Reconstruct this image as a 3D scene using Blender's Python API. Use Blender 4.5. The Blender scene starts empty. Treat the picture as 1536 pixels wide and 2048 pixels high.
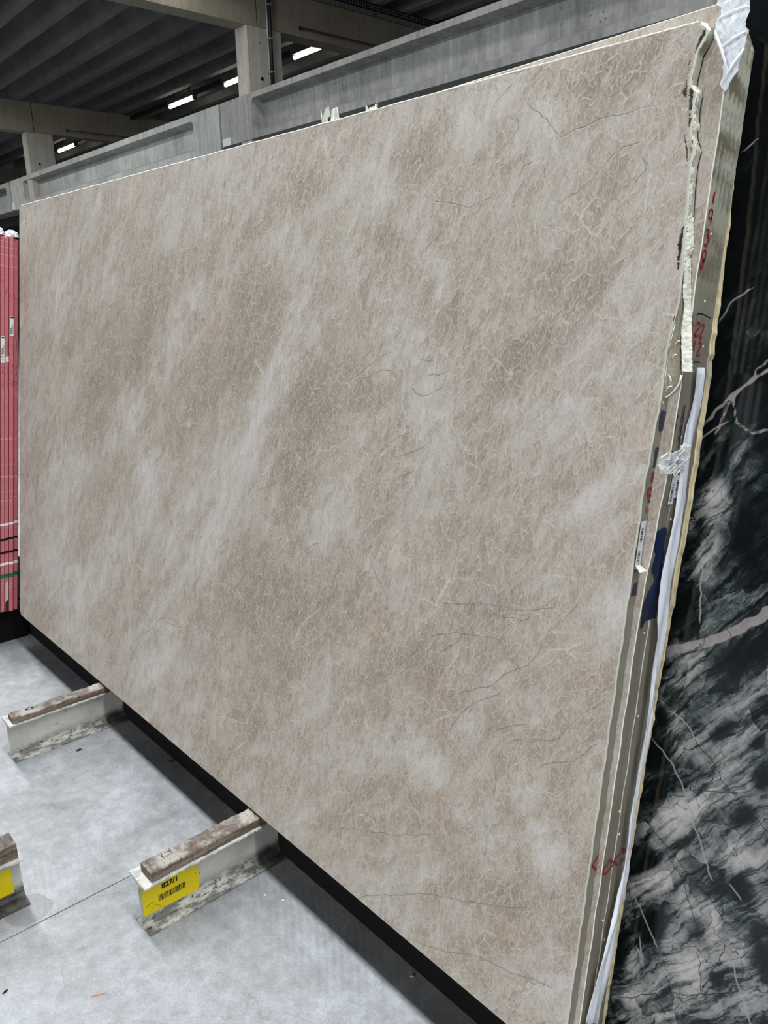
import bpy, math, random
import numpy as np
from mathutils import Vector, Matrix
random.seed(7)
rng = np.random.default_rng(11)
SC = bpy.context.scene
COL = SC.collection

# ------------------------------------------------------------------ camera
cam = bpy.data.cameras.new('camera')
cam.sensor_fit = 'VERTICAL'
cam.sensor_height = 36.0
cam.lens = 1573.05 / 2048 * 36.0
cam.clip_end = 200
cam_o = bpy.data.objects.new('camera', cam)
COL.objects.link(cam_o)
CAM_M = [[0.665647, -0.185259, 0.722906], [0.745959, 0.192997, -0.637415], [-0.021432, 0.963551, 0.266664]]
LEAN = 0.141487
_m = Matrix(CAM_M).to_4x4()
_m.translation = Vector((0, 0, 1.6))
cam_o.matrix_world = _m
SC.camera = cam_o

# ------------------------------------------------------------------ world and daylight
world = bpy.data.worlds.new('hall_air')
SC.world = world
world.use_nodes = True
world.node_tree.nodes['Background'].inputs[0].default_value = (0.72, 0.84, 1.0, 1)
world.node_tree.nodes['Background'].inputs[1].default_value = 0.10

def area(name, loc, size, power, color, rot=(0, 0, 0)):
    l = bpy.data.lights.new(name, 'AREA')
    l.shape = 'RECTANGLE'
    l.size, l.size_y = size
    l.energy = power
    l.color = color
    o = bpy.data.objects.new(name, l)
    o.location = loc
    o.rotation_euler = rot
    COL.objects.link(o)
    return o
# long roof light over the slabs, then fill strips by the girder
area('roof_and_fill_strip', (-6, 0.95, 6.9), (26, 0.7), 1850, (0.93, 0.97, 1.0))
area('roof_and_fill_strip', (-18.3, 5.0, 6.5), (8.2, 0.6), 330, (1.0, 0.99, 0.96))  # from here on, unseen strips added to brighten the crane girder
area('roof_and_fill_strip', (-28, 5.0, 6.5), (8.6, 0.6), 300, (1.0, 0.99, 0.96))
area('roof_and_fill_strip', (-3, 6.6, 6.5), (18, 0.4), 240, (1.0, 0.99, 0.96))  # added unseen strip, set steep to shade the sunk girder panel
# unseen daylight source added behind the camera to light the slab faces
area('front_fill_daylight', (2.5, -15, 3.2), (10, 5), 1620, (0.98, 0.99, 1.0), (math.radians(90), 0, 0))
# unseen area light added at the far end for floor sheen
area('sheen_fill_light', (-46, 2.0, 4.2), (5, 8), 800, (0.80, 0.90, 1.0), (math.radians(90), 0, math.radians(-90)))

SC.view_settings.view_transform = 'Standard'
SC.view_settings.look = 'None'
SC.view_settings.gamma = 1
SC.view_settings.exposure = 0.0
SC.view_settings.use_curve_mapping = False

# ------------------------------------------------------------------ helpers
def srgb(r, g, b):
    f = lambda c: (c / 255) / 12.92 if c <= 10 else ((c / 255 + .055) / 1.055) ** 2.4
    return (f(r), f(g), f(b), 1)

class NT:
    def __init__(s, name):
        s.m = bpy.data.materials.new(name)
        s.m.use_nodes = True
        s.n = s.m.node_tree.nodes
        s.l = s.m.node_tree.links
        s.b = s.n['Principled BSDF']
    def node(s, t, **k):
        n = s.n.new(t)
        for a, v in k.items():
            setattr(n, a, v)
        return n
    def put(s, sock, v):
        if v is None:
            return
        if hasattr(v, 'is_output') or isinstance(v, bpy.types.NodeSocket):
            s.l.new(v, sock)
        else:
            sock.default_value = v
    def coord(s, scale=(1, 1, 1), rot=(0, 0, 0), kind='Object', src=None):
        if src is None:
            c = s.node('ShaderNodeTexCoord').outputs[kind]
        else:
            c = src
        if rot[2]:
            mr = s.node('ShaderNodeMapping')
            s.l.new(c, mr.inputs[0])
            mr.inputs['Rotation'].default_value = rot
            c = mr.outputs[0]
        mp = s.node('ShaderNodeMapping')
        s.l.new(c, mp.inputs[0])
        mp.inputs['Scale'].default_value = scale
        return mp.outputs[0]
    def noise(s, vec, scale=5, detail=4, rough=.55, dist=0, out='Fac'):
        n = s.node('ShaderNodeTexNoise')
        s.l.new(vec, n.inputs['Vector'])
        n.inputs['Scale'].default_value = scale
        n.inputs['Detail'].default_value = detail
        n.inputs['Roughness'].default_value = rough
        n.inputs['Distortion'].default_value = dist
        return n.outputs[out]
    def voro(s, vec, scale, feature='DISTANCE_TO_EDGE', rnd=1):
        n = s.node('ShaderNodeTexVoronoi', feature=feature)
        s.l.new(vec, n.inputs['Vector'])
        n.inputs['Scale'].default_value = scale
        n.inputs['Randomness'].default_value = rnd
        return n.outputs[0]
    def math(s, op, a, b=None, c=None, clamp=False):
        n = s.node('ShaderNodeMath', operation=op)
        n.use_clamp = clamp
        for i, v in enumerate((a, b, c)):
            s.put(n.inputs[i], v)
        return n.outputs[0]
    def sstep(s, v, lo, hi, a=0., b=1.):
        n = s.node('ShaderNodeMapRange', interpolation_type='SMOOTHSTEP')
        s.put(n.inputs[0], v)
        for i, x in enumerate((lo, hi, a, b)):
            s.put(n.inputs[i + 1], x)
        return n.outputs[0]
    def mix(s, fac, a, b, mode='MIX'):
        n = s.node('ShaderNodeMix', data_type='RGBA', blend_type=mode)
        s.put(n.inputs[0], fac)
        s.put(n.inputs[6], a)
        s.put(n.inputs[7], b)
        return n.outputs[2]
    def ramp(s, v, stops):
        n = s.node('ShaderNodeValToRGB')
        s.l.new(v, n.inputs[0])
        e = n.color_ramp.elements
        while len(e) < len(stops):
            e.new(.5)
        for q, (p, c) in zip(e, stops):
            q.position = p
            q.color = c
        return n.outputs[0]
    def vmath(s, op, a, b):
        n = s.node('ShaderNodeVectorMath', operation=op)
        s.put(n.inputs[0], a)
        s.put(n.inputs[1], b)
        return n.outputs[0]
    def attr(s, name):
        return s.node('ShaderNodeAttribute', attribute_name=name).outputs['Fac']
    def bump(s, h, strength=.3, dist=.002):
        n = s.node('ShaderNodeBump')
        s.l.new(h, n.inputs['Height'])
        n.inputs['Strength'].default_value = strength
        n.inputs['Distance'].default_value = dist
        s.l.new(n.outputs[0], s.b.inputs['Normal'])
    def base(s, c, rough=.6, spec=.4, metal=0):
        s.put(s.b.inputs['Base Color'], c)
        s.put(s.b.inputs['Roughness'], rough)
        s.b.inputs['Specular IOR Level'].default_value = spec
        s.b.inputs['Metallic'].default_value = metal
        return s.m

def plain(name, c, rough=.6, spec=.4, vary=.12, scale=30, bump=0, metal=0):
    t = NT(name)
    v = t.coord()
    n = t.noise(v, scale, 5)
    d = tuple(x * (1 - vary) for x in c[:3]) + (1,)
    l = tuple(min(1, x * (1 + vary)) for x in c[:3]) + (1,)
    t.base(t.mix(n, d, l), rough, spec, metal)
    if bump:
        t.bump(n, bump)
    return t.m

def mesh(name, verts, faces, mat, parent=None, smooth=False):
    me = bpy.data.meshes.new(name)
    me.from_pydata([tuple(v) for v in verts], [], faces)
    me.update()
    if isinstance(mat, (list, tuple)):
        for q in mat:
            me.materials.append(q)
    elif mat:
        me.materials.append(mat)
    if smooth:
        me.polygons.foreach_set('use_smooth', [True] * len(me.polygons))
    o = bpy.data.objects.new(name, me)
    COL.objects.link(o)
    if parent:
        o.parent = parent
    return o

def tag(o, label=None, cat=None, group=None, kind=None):
    if label: o['label'] = label
    if cat: o['category'] = cat
    if group: o['group'] = group
    if kind or cat: o['kind'] = kind or 'thing'
    return o

def empty(name, loc, rot=(0, 0, 0)):
    o = bpy.data.objects.new(name, None)
    o.location = loc
    o.rotation_euler = rot
    o.empty_display_size = .1
    COL.objects.link(o)
    return o

class MB:
    """collects boxes, prisms and tubes into one mesh"""
    def __init__(s):
        s.v, s.f = [], []
    def add(s, vs, fs):
        b = len(s.v)
        s.v += [tuple(p) for p in vs]
        s.f += [tuple(i + b for i in q) for q in fs]
        return s
    def box(s, x0, x1, y0, y1, z0, z1):
        return s.add([(x0, y0, z0), (x1, y0, z0), (x1, y1, z0), (x0, y1, z0), (x0, y0, z1), (x1, y0, z1), (x1, y1, z1), (x0, y1, z1)],
                     [(0, 3, 2, 1), (4, 5, 6, 7), (0, 1, 5, 4), (1, 2, 6, 5), (2, 3, 7, 6), (3, 0, 4, 7)])
    def prism(s, prof, axis, a, b):
        """prof: 2-D outline, swept from a to b along axis"""
        n = len(prof)
        def P(t, p):
            return {'x': (t, p[0], p[1]), 'y': (p[0], t, p[1]), 'z': (p[0], p[1], t)}[axis]
        vs = [P(a, p) for p in prof] + [P(b, p) for p in prof]
        return s.add(vs, [(i, (i + 1) % n, n + (i + 1) % n, n + i) for i in range(n)] + [tuple(range(n - 1, -1, -1)), tuple(range(n, 2 * n))])
    def tube(s, pts, r, n=8):
        pts = [Vector(p) for p in pts]
        rings = []
        for i, p in enumerate(pts):
            d = (pts[min(i + 1, len(pts) - 1)] - pts[max(i - 1, 0)]).normalized()
            a = d.orthogonal().normalized()
            if i and abs(prev.dot(d)) < .95:
                a = (prev - d * prev.dot(d)).normalized()
            prev = a
            b = d.cross(a)
            rr = r[i] if isinstance(r, (list, tuple)) else r
            rings.append([p + a * math.cos(k * 2 * math.pi / n) * rr + b * math.sin(k * 2 * math.pi / n) * rr for k in range(n)])
        fs = []
        for i in range(len(rings) - 1):
            for k in range(n):
                fs.append((i * n + k, i * n + (k + 1) % n, (i + 1) * n + (k + 1) % n, (i + 1) * n + k))
        fs += [tuple(range(n - 1, -1, -1)), tuple(range((len(rings) - 1) * n, len(rings) * n))]
        return s.add([q for g in rings for q in g], fs)
    def build(s, name, mat, parent=None, smooth=False):
        return mesh(name, s.v, s.f, mat, parent, smooth)

def bevel(o, w=.003, seg=2):
    m = o.modifiers.new('bevel', 'BEVEL')
    m.width = w
    m.segments = seg
    m.limit_method = 'ANGLE'
    return o

def ribbon(pts, w, n=4):
    """quads of a pen stroke through 2-D points (Catmull-Rom smoothed)"""
    P = [np.array(p, float) for p in pts]
    if len(P) > 2:
        Q = []
        E = [2 * P[0] - P[1]] + P + [2 * P[-1] - P[-2]]
        for i in range(1, len(E) - 2):
            a, b, c, d = E[i - 1:i + 3]
            for k in range(n):
                t = k / n
                Q.append(.5 * ((2 * b) + (-a + c) * t + (2 * a - 5 * b + 4 * c - d) * t * t + (-a + 3 * b - 3 * c + d) * t ** 3))
        Q.append(P[-1])
        P = Q
    vs = []
    for i, p in enumerate(P):
        d = P[min(i + 1, len(P) - 1)] - P[max(i - 1, 0)]
        d = d / (np.hypot(*d) + 1e-9)
        nn = np.array([-d[1], d[0]]) * w / 2
        vs += [p + nn, p - nn]
    return vs, [(2 * i, 2 * i + 1, 2 * i + 3, 2 * i + 2) for i in range(len(P) - 1)]

# slab frame: x along the stack, y up the lean, z out towards the aisle
O = Vector((0, .992, .182))
NV = Vector((0, math.cos(LEAN), -math.sin(LEAN)))
UV = Vector((0, math.sin(LEAN), math.cos(LEAN)))
SLOT = (math.pi / 2 - LEAN, 0, 0)
def slab_empty(name, t, x=0.):
    return empty(name, O + NV * t + Vector((x, 0, 0)), SLOT)

# ------------------------------------------------------------------ materials of the hall
def concrete(name, lo, hi, rough=.8, pores=True, streak=True):
    t = NT(name)
    v = t.coord()
    n1 = t.noise(v, 1.3, 6, .6)
    n2 = t.noise(v, 14, 5, .6)
    h = t.math('ADD', t.math('MULTIPLY', n1, .65), t.math('MULTIPLY', n2, .35))
    if streak:
        st = t.noise(t.coord((5, 5, .35)), 2.2, 5, .65)
        h = t.math('ADD', t.math('MULTIPLY', h, .6), t.math('MULTIPLY', st, .4))
    c = t.ramp(h, [(.34, lo), (.66, hi)])
    if pores:
        p = t.voro(v, 9, 'F1')
        thin = t.sstep(t.noise(v, 2.0, 2), .45, .62)
        spot = t.math('MULTIPLY', t.sstep(p, .09, .15, 1, 0), thin)
        c = t.mix(t.math('MULTIPLY', spot, .7), c, tuple(x * .25 for x in lo[:3]) + (1,))
    t.base(c, rough, .25)
    t.bump(n2, .25, .01)
    return t.m
M_GIRDER = concrete('girder_concrete', srgb(84, 86, 85), srgb(146, 147, 144))
M_GIRDER2 = concrete('girder_concrete_pale', srgb(104, 107, 105), srgb(166, 168, 165))
M_BEAM = concrete('beam_concrete', srgb(104, 98, 86), srgb(134, 127, 114), pores=False)
M_PILLAR = concrete('pillar_concrete', srgb(128, 124, 116), srgb(170, 166, 158))
M_RIB = concrete('rib_concrete', srgb(80, 80, 79), srgb(106, 106, 104), pores=False, streak=False)
M_DARKSTEEL = plain('dark_steel', srgb(26, 27, 29), .55, .3)
M_BLACK = plain('matte_black', srgb(14, 14, 15), .85, .15)
M_JOINT = plain('joint_shadow_gap', srgb(60, 60, 58), .9, .1)
M_PALEPATCH = plain('mortar_patch', srgb(176, 177, 175), .8, .2)

def floor_material():
    t = NT('polished_floor_concrete')
    v = t.coord()
    w = t.noise(v, .9, 3, .5, .4)
    n1 = t.noise(v, 2.2, 7, .62, .5)
    n2 = t.noise(v, 22, 6, .7)
    n3 = t.noise(t.coord((1, 1, 1)), 160, 3, .7)
    h = t.math('ADD', t.math('MULTIPLY', n1, .42), t.math('MULTIPLY', n2, .36))
    h = t.math('ADD', h, t.math('MULTIPLY', n3, .22))
    c = t.ramp(h, [(.36, srgb(106, 108, 109)), (.5, srgb(140, 142, 144)), (.64, srgb(170, 173, 176))])
    # worn arcs left by the polishing machine
    wv = t.node('ShaderNodeTexWave', wave_type='RINGS', rings_direction='SPHERICAL')
    mp = t.coord((1, 1, 1))
    off = t.vmath('SUBTRACT', mp, (-2.35, -.5, 0))
    t.l.new(off, wv.inputs['Vector'])
    wv.inputs['Scale'].default_value = 16
    wv.inputs['Distortion'].default_value = 1.6
    wv.inputs['Detail'].default_value = 2
    arc = t.math('MULTIPLY', wv.outputs['Fac'], t.sstep(t.noise(v, 1.7, 2), .5, .68))
    c = t.mix(t.math('MULTIPLY', arc, .09), c, srgb(205, 208, 210))
    # hairline cracks
    cv = t.vmath('ADD', v, t.vmath('MULTIPLY', t.noise(v, 3, 4, .6, 0, 'Color'), (.35, .35, 0)))
    ck = t.math('MULTIPLY', t.sstep(t.voro(cv, .95), .0, .0022, 1, 0), t.sstep(t.noise(v, 1.1, 2), .46, .6))
    c = t.mix(t.math('MULTIPLY', ck, .3), c, srgb(90, 92, 94))
    # damp stain by the neighbouring beam
    d = t.node('ShaderNodeVectorMath', operation='DISTANCE')
    t.l.new(t.vmath('ADD', v, t.vmath('MULTIPLY', t.noise(v, 14, 3, .6, 0, 'Color'), (.05, .05, 0))), d.inputs[0])
    d.inputs[1].default_value = (-1.975, .465, .0)
    stain = t.sstep(d.outputs['Value'], .055, .062, 1, 0)
    c = t.mix(t.math('MULTIPLY', stain, .45), c, srgb(96, 98, 98))
    # small black specks
    sp = t.math('MULTIPLY', t.sstep(t.voro(v, 13, 'F1'), .03, .045, 1, 0), t.sstep(t.noise(v, 5, 2), .5, .6))
    c = t.mix(t.math('MULTIPLY', sp, .6), c, srgb(60, 60, 62))
    t.base(c, t.sstep(n1, .3, .7, .30, .46), .5)
    t.bump(t.math('ADD', t.math('MULTIPLY', n2, .6), t.math('MULTIPLY', n3, .4)), .18, .002)
    return t.m
M_FLOOR = floor_material()

# measured outlines, in metres in the slab frame
BAND_R = [(-0.6824, 1.8271), (-0.6729, 1.8234), (-0.6646, 1.8122), (-0.6664, 1.7983), (-0.6767, 1.7819), (-0.6826, 1.7671), (-0.6866, 1.7503), (-0.676, 1.7365), (-0.6661, 1.7259), (-0.6646, 1.7168), (-0.6667, 1.704), (-0.6662, 1.6906), (-0.6612, 1.675), (-0.666, 1.6639), (-0.6602, 1.6482), (-0.6586, 1.633), (-0.6583, 1.621), (-0.6567, 1.6058), (-0.6543, 1.5753), (-0.6525, 1.5539), (-0.6489, 1.5363), (-0.6453, 1.5161), (-0.6424, 1.496), (-0.6447, 1.4838), (-0.6432, 1.4744), (-0.6374, 1.4385), (-0.6298, 1.3961), (-0.6213, 1.3489), (-0.6133, 1.3063)]
BAND_L = [(-0.6725, 1.8171), (-0.6643, 1.8109), (-0.658, 1.8041), (-0.6632, 1.7912), (-0.6712, 1.7788), (-0.6733, 1.7592), (-0.6758, 1.7424), (-0.6754, 1.7336), (-0.6708, 1.7255), (-0.6633, 1.7197), (-0.6643, 1.7054), (-0.6641, 1.6938), (-0.6625, 1.6818), (-0.6636, 1.6703), (-0.6617, 1.6583), (-0.6518, 1.6377), (-0.6544, 1.6234), (-0.6549, 1.616), (-0.6534, 1.5861), (-0.6501, 1.5498), (-0.6502, 1.5327), (-0.6475, 1.5128), (-0.6452, 1.4929), (-0.6449, 1.4806), (-0.6434, 1.4714), (-0.6399, 1.4405), (-0.6396, 1.4157), (-0.6376, 1.3636), (-0.6274, 1.305)]
FACE_EDGE = [(-0.6759, 1.8211), (-0.6643, 1.8109), (-0.658, 1.8041), (-0.6632, 1.7912), (-0.6712, 1.7788), (-0.6733, 1.7592), (-0.6758, 1.7424), (-0.6754, 1.7336), (-0.6708, 1.7255), (-0.6633, 1.7197), (-0.6643, 1.7054), (-0.6641, 1.6938), (-0.6625, 1.6818), (-0.6636, 1.6703), (-0.6617, 1.6583), (-0.6518, 1.6377), (-0.6544, 1.6234), (-0.6549, 1.616), (-0.6534, 1.5861), (-0.6501, 1.5498), (-0.6502, 1.5327), (-0.6475, 1.5128), (-0.6452, 1.4929), (-0.6449, 1.4806), (-0.6434, 1.4714), (-0.6408, 1.4126), (-0.6457, 1.3781), (-0.6496, 1.3367), (-0.649, 1.2885), (-0.6478, 1.2642), (-0.6487, 1.2499)]
HOLES = [[(-0.6625, 1.8091), (-0.6627, 1.801), (-0.6683, 1.791), (-0.6743, 1.778), (-0.6756, 1.7776), (-0.6743, 1.788), (-0.6698, 1.7998), (-0.6642, 1.8098)], [(-0.6806, 1.7682), (-0.6818, 1.7609), (-0.6835, 1.7613), (-0.6832, 1.767)], [(-0.6826, 1.7423), (-0.6802, 1.7287), (-0.6793, 1.7147), (-0.6834, 1.7162), (-0.6873, 1.725), (-0.6848, 1.7281), (-0.6824, 1.7306)], [(-0.6747, 1.7291), (-0.6695, 1.7252), (-0.6683, 1.712), (-0.6676, 1.6951), (-0.6731, 1.6965), (-0.6746, 1.7131), (-0.6752, 1.722)], [(-0.6716, 1.6921), (-0.6673, 1.6914), (-0.6679, 1.6868), (-0.6713, 1.6877)], [(-0.6709, 1.6847), (-0.6661, 1.6839), (-0.6663, 1.6766), (-0.6679, 1.6683), (-0.6705, 1.6773)], [(-0.6738, 1.6616), (-0.6691, 1.6505), (-0.6659, 1.6412), (-0.6631, 1.6319), (-0.6625, 1.62), (-0.6659, 1.6278), (-0.6679, 1.64), (-0.6734, 1.6571)], [(-0.6608, 1.6405), (-0.6591, 1.6402), (-0.6581, 1.632), (-0.6598, 1.6322)], [(-0.6606, 1.6515), (-0.6581, 1.6504), (-0.6582, 1.6467), (-0.6599, 1.6474)], [(-0.6629, 1.617), (-0.6616, 1.6142), (-0.6638, 1.6134), (-0.6648, 1.6155)], [(-0.6526, 1.5268), (-0.6525, 1.5177), (-0.6522, 1.507), (-0.6508, 1.4932), (-0.6514, 1.4809), (-0.6515, 1.474), (-0.6561, 1.4742), (-0.6564, 1.4889), (-0.6589, 1.4967), (-0.657, 1.5089), (-0.6556, 1.521)], [(-0.6556, 1.4711), (-0.6505, 1.4701), (-0.6509, 1.4593), (-0.6527, 1.4602)], [(-0.6481, 1.3904), (-0.6465, 1.3899), (-0.6459, 1.3797), (-0.6473, 1.3797)]]
RIM_WEB = [(-0.6265, 1.2994), (-0.6276, 1.2905), (-0.6306, 1.2815), (-0.6355, 1.2738), (-0.643, 1.2659), (-0.6521, 1.2611), (-0.6561, 1.2581)]
VEINS = [[(-1.0815, 0.0025), (-1.0212, 0.0247), (-0.9587, 0.0492), (-0.8958, 0.0843), (-0.8449, 0.1027), (-0.7956, 0.1141), (-0.7451, 0.134), (-0.7023, 0.145)], [(-1.2481, 0.0065), (-1.1949, 0.0437), (-1.0367, 0.1411), (-0.9376, 0.1867), (-0.8283, 0.2377), (-0.7698, 0.2715)], [(-1.3768, 0.1188), (-1.2969, 0.1633), (-1.2143, 0.199), (-1.1372, 0.2322), (-1.0775, 0.2639), (-1.021, 0.2939)], [(-1.1826, 0.6257), (-1.1454, 0.6626), (-1.1107, 0.7065), (-1.0748, 0.7295), (-1.0283, 0.7469), (-0.9899, 0.7561), (-0.9557, 0.7613), (-0.9298, 0.7695), (-0.9121, 0.7617), (-0.8932, 0.7439), (-0.8726, 0.735)], [(-1.0649, 0.5692), (-1.042, 0.6001), (-0.9938, 0.6284), (-0.9546, 0.6542), (-0.9227, 0.6715), (-0.894, 0.7036), (-0.8708, 0.7224), (-0.8423, 0.7428), (-0.8176, 0.782), (-0.8052, 0.8189), (-0.7827, 0.8432), (-0.7527, 0.8862)], [(-0.8837, 0.5382), (-0.8765, 0.558), (-0.8511, 0.5853), (-0.8157, 0.6017), (-0.7619, 0.6245), (-0.7362, 0.6646), (-0.7032, 0.7028), (-0.6811, 0.7261)], [(-0.7914, 0.5512), (-0.7666, 0.5769), (-0.7258, 0.5952), (-0.7015, 0.6188), (-0.6792, 0.6509)], [(-0.9289, 0.4697), (-0.9191, 0.4999), (-0.907, 0.5363)], [(-1.0184, 0.5377), (-1.0069, 0.5629), (-0.9635, 0.6172), (-0.9194, 0.648), (-0.8899, 0.6754)], [(-1.0726, 0.7988), (-0.9453, 0.8319), (-0.9128, 0.8358), (-0.8904, 0.8369), (-0.8006, 0.8665)], [(-1.0626, 0.6959), (-1.0356, 0.7191), (-1.0035, 0.7518)], [(-0.9165, 0.8162), (-0.8696, 0.8236), (-0.8494, 0.8334)], [(-0.9262, 0.5506), (-0.897, 0.5852), (-0.8612, 0.6109), (-0.8319, 0.6282)], [(-0.6834, 0.5716), (-0.6818, 0.5975), (-0.666, 0.6271)], [(-0.7245, 0.5288), (-0.719, 0.5495), (-0.7106, 0.5689)], [(-1.2056, 1.6129), (-1.1578, 1.6057), (-1.1113, 1.5936), (-1.0695, 1.6025), (-1.0304, 1.6186)], [(-0.9037, 1.5772), (-0.8598, 1.5961), (-0.8243, 1.6192), (-0.787, 1.6538), (-0.7476, 1.661)], [(-1.0746, 1.7383), (-1.0719, 1.7673), (-1.0302, 1.803)], [(-1.0528, 1.6808), (-1.0169, 1.7098), (-1.0071, 1.7323), (-1.0353, 1.7465)], [(-0.993, 1.6341), (-0.9827, 1.6522), (-0.9647, 1.6595)], [(-0.9144, 1.6899), (-0.8808, 1.6984), (-0.8482, 1.7044), (-0.8167, 1.7101), (-0.7651, 1.71), (-0.7368, 1.7175)], [(-0.7435, 1.6351), (-0.7314, 1.6209), (-0.7483, 1.6017)], [(-0.9852, 1.757), (-0.9438, 1.7267), (-0.9158, 1.6992)], [(-3.4568, 0.0406), (-3.4072, 0.1167), (-3.3461, 0.1758), (-3.2749, 0.2317), (-3.2063, 0.2857), (-3.1613, 0.3062), (-3.1171, 0.3219), (-3.0837, 0.3112)], [(-3.1948, 0.2887), (-3.1603, 0.2801), (-3.1709, 0.2597)], [(-3.4996, 0.1998), (-3.4232, 0.2478), (-3.3865, 0.2894), (-3.4239, 0.2755)], [(-3.6305, 0.8078), (-3.5647, 0.8318)], [(-2.4467, 0.3031), (-2.3708, 0.3527), (-2.328, 0.3948), (-2.2273, 0.4211), (-2.1842, 0.4095), (-2.2399, 0.3996), (-2.2979, 0.3929)], [(-2.5858, 0.0967), (-2.5233, 0.2054), (-2.4923, 0.2466)], [(-2.6533, 0.0153), (-2.5844, 0.0732), (-2.561, 0.1215)], [(-2.1509, 0.1737), (-2.1396, 0.1208), (-2.1662, 0.0155)], [(-2.8773, 0.2238), (-2.8365, 0.2109), (-2.8644, 0.1685)], [(-1.5079, 1.2446), (-1.4511, 1.2856), (-1.4183, 1.3092)], [(-1.476, 1.2389), (-1.4139, 1.2725), (-1.3615, 1.3112)], [(-1.4448, 1.2333), (-1.3895, 1.2627), (-1.2966, 1.3135)], [(-1.4202, 1.2275), (-1.3548, 1.2574), (-1.2913, 1.2716)], [(-1.2452, 1.0354), (-1.1968, 1.0607)], [(-1.2244, 1.234), (-1.198, 1.2222), (-1.1648, 1.2282), (-1.1143, 1.255)], [(-1.2565, 1.0826), (-1.2165, 1.0951), (-1.174, 1.1146)], [(-1.5162, 1.0392), (-1.4378, 1.0734)], [(-1.3107, 1.0826), (-1.2715, 1.1167), (-1.2128, 1.1448)], [(-1.2078, 1.2964), (-1.1737, 1.2946), (-1.1664, 1.3115)], [(-1.557, 0.8047), (-1.5122, 0.8315)], [(-1.794, 0.9155), (-1.7184, 0.9458)], [(-1.1792, 1.2642), (-1.1421, 1.2697), (-1.1178, 1.2809)], [(-1.2748, 0.7961), (-1.3009, 0.8242), (-1.2886, 0.8617)]]
LIGHT_VEINS = [[(-3.0643, 0.2366), (-3.0447, 0.2851), (-3.0097, 0.3369)], [(-3.2324, 0.7143), (-3.1895, 0.7716), (-3.148, 0.8397)], [(-0.7239, 1.555), (-0.7234, 1.6082)], [(-1.1765, 1.3786), (-1.1673, 1.4384)], [(-0.8101, 0.7717), (-0.7948, 0.7882), (-0.7596, 0.8023), (-0.7373, 0.8205)], [(-0.7591, 0.7987), (-0.7437, 0.7891)], [(-2.612, 1.2832), (-2.5832, 1.2008), (-2.6001, 1.0982)], [(-0.9297, 0.4751), (-0.9074, 0.539)], [(-0.8725, 0.4595), (-0.8571, 0.4446)], [(-2.0491, 0.9165), (-2.0053, 0.952)], [(-1.7901, 0.9565), (-1.7385, 0.9908)], [(-1.9916, 0.7012), (-2.0071, 0.7671), (-2.089, 0.7046)], [(-1.7839, 0.2436), (-1.7467, 0.309), (-1.719, 0.3507)], [(-1.9315, 0.2038), (-1.7732, 0.2479)], [(-1.5903, 0.5446), (-1.551, 0.6079), (-1.4824, 0.6722)], [(-1.0903, 0.3142), (-1.1175, 0.3292)], [(-1.1498, 1.5466), (-1.1403, 1.5883)]]
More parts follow.
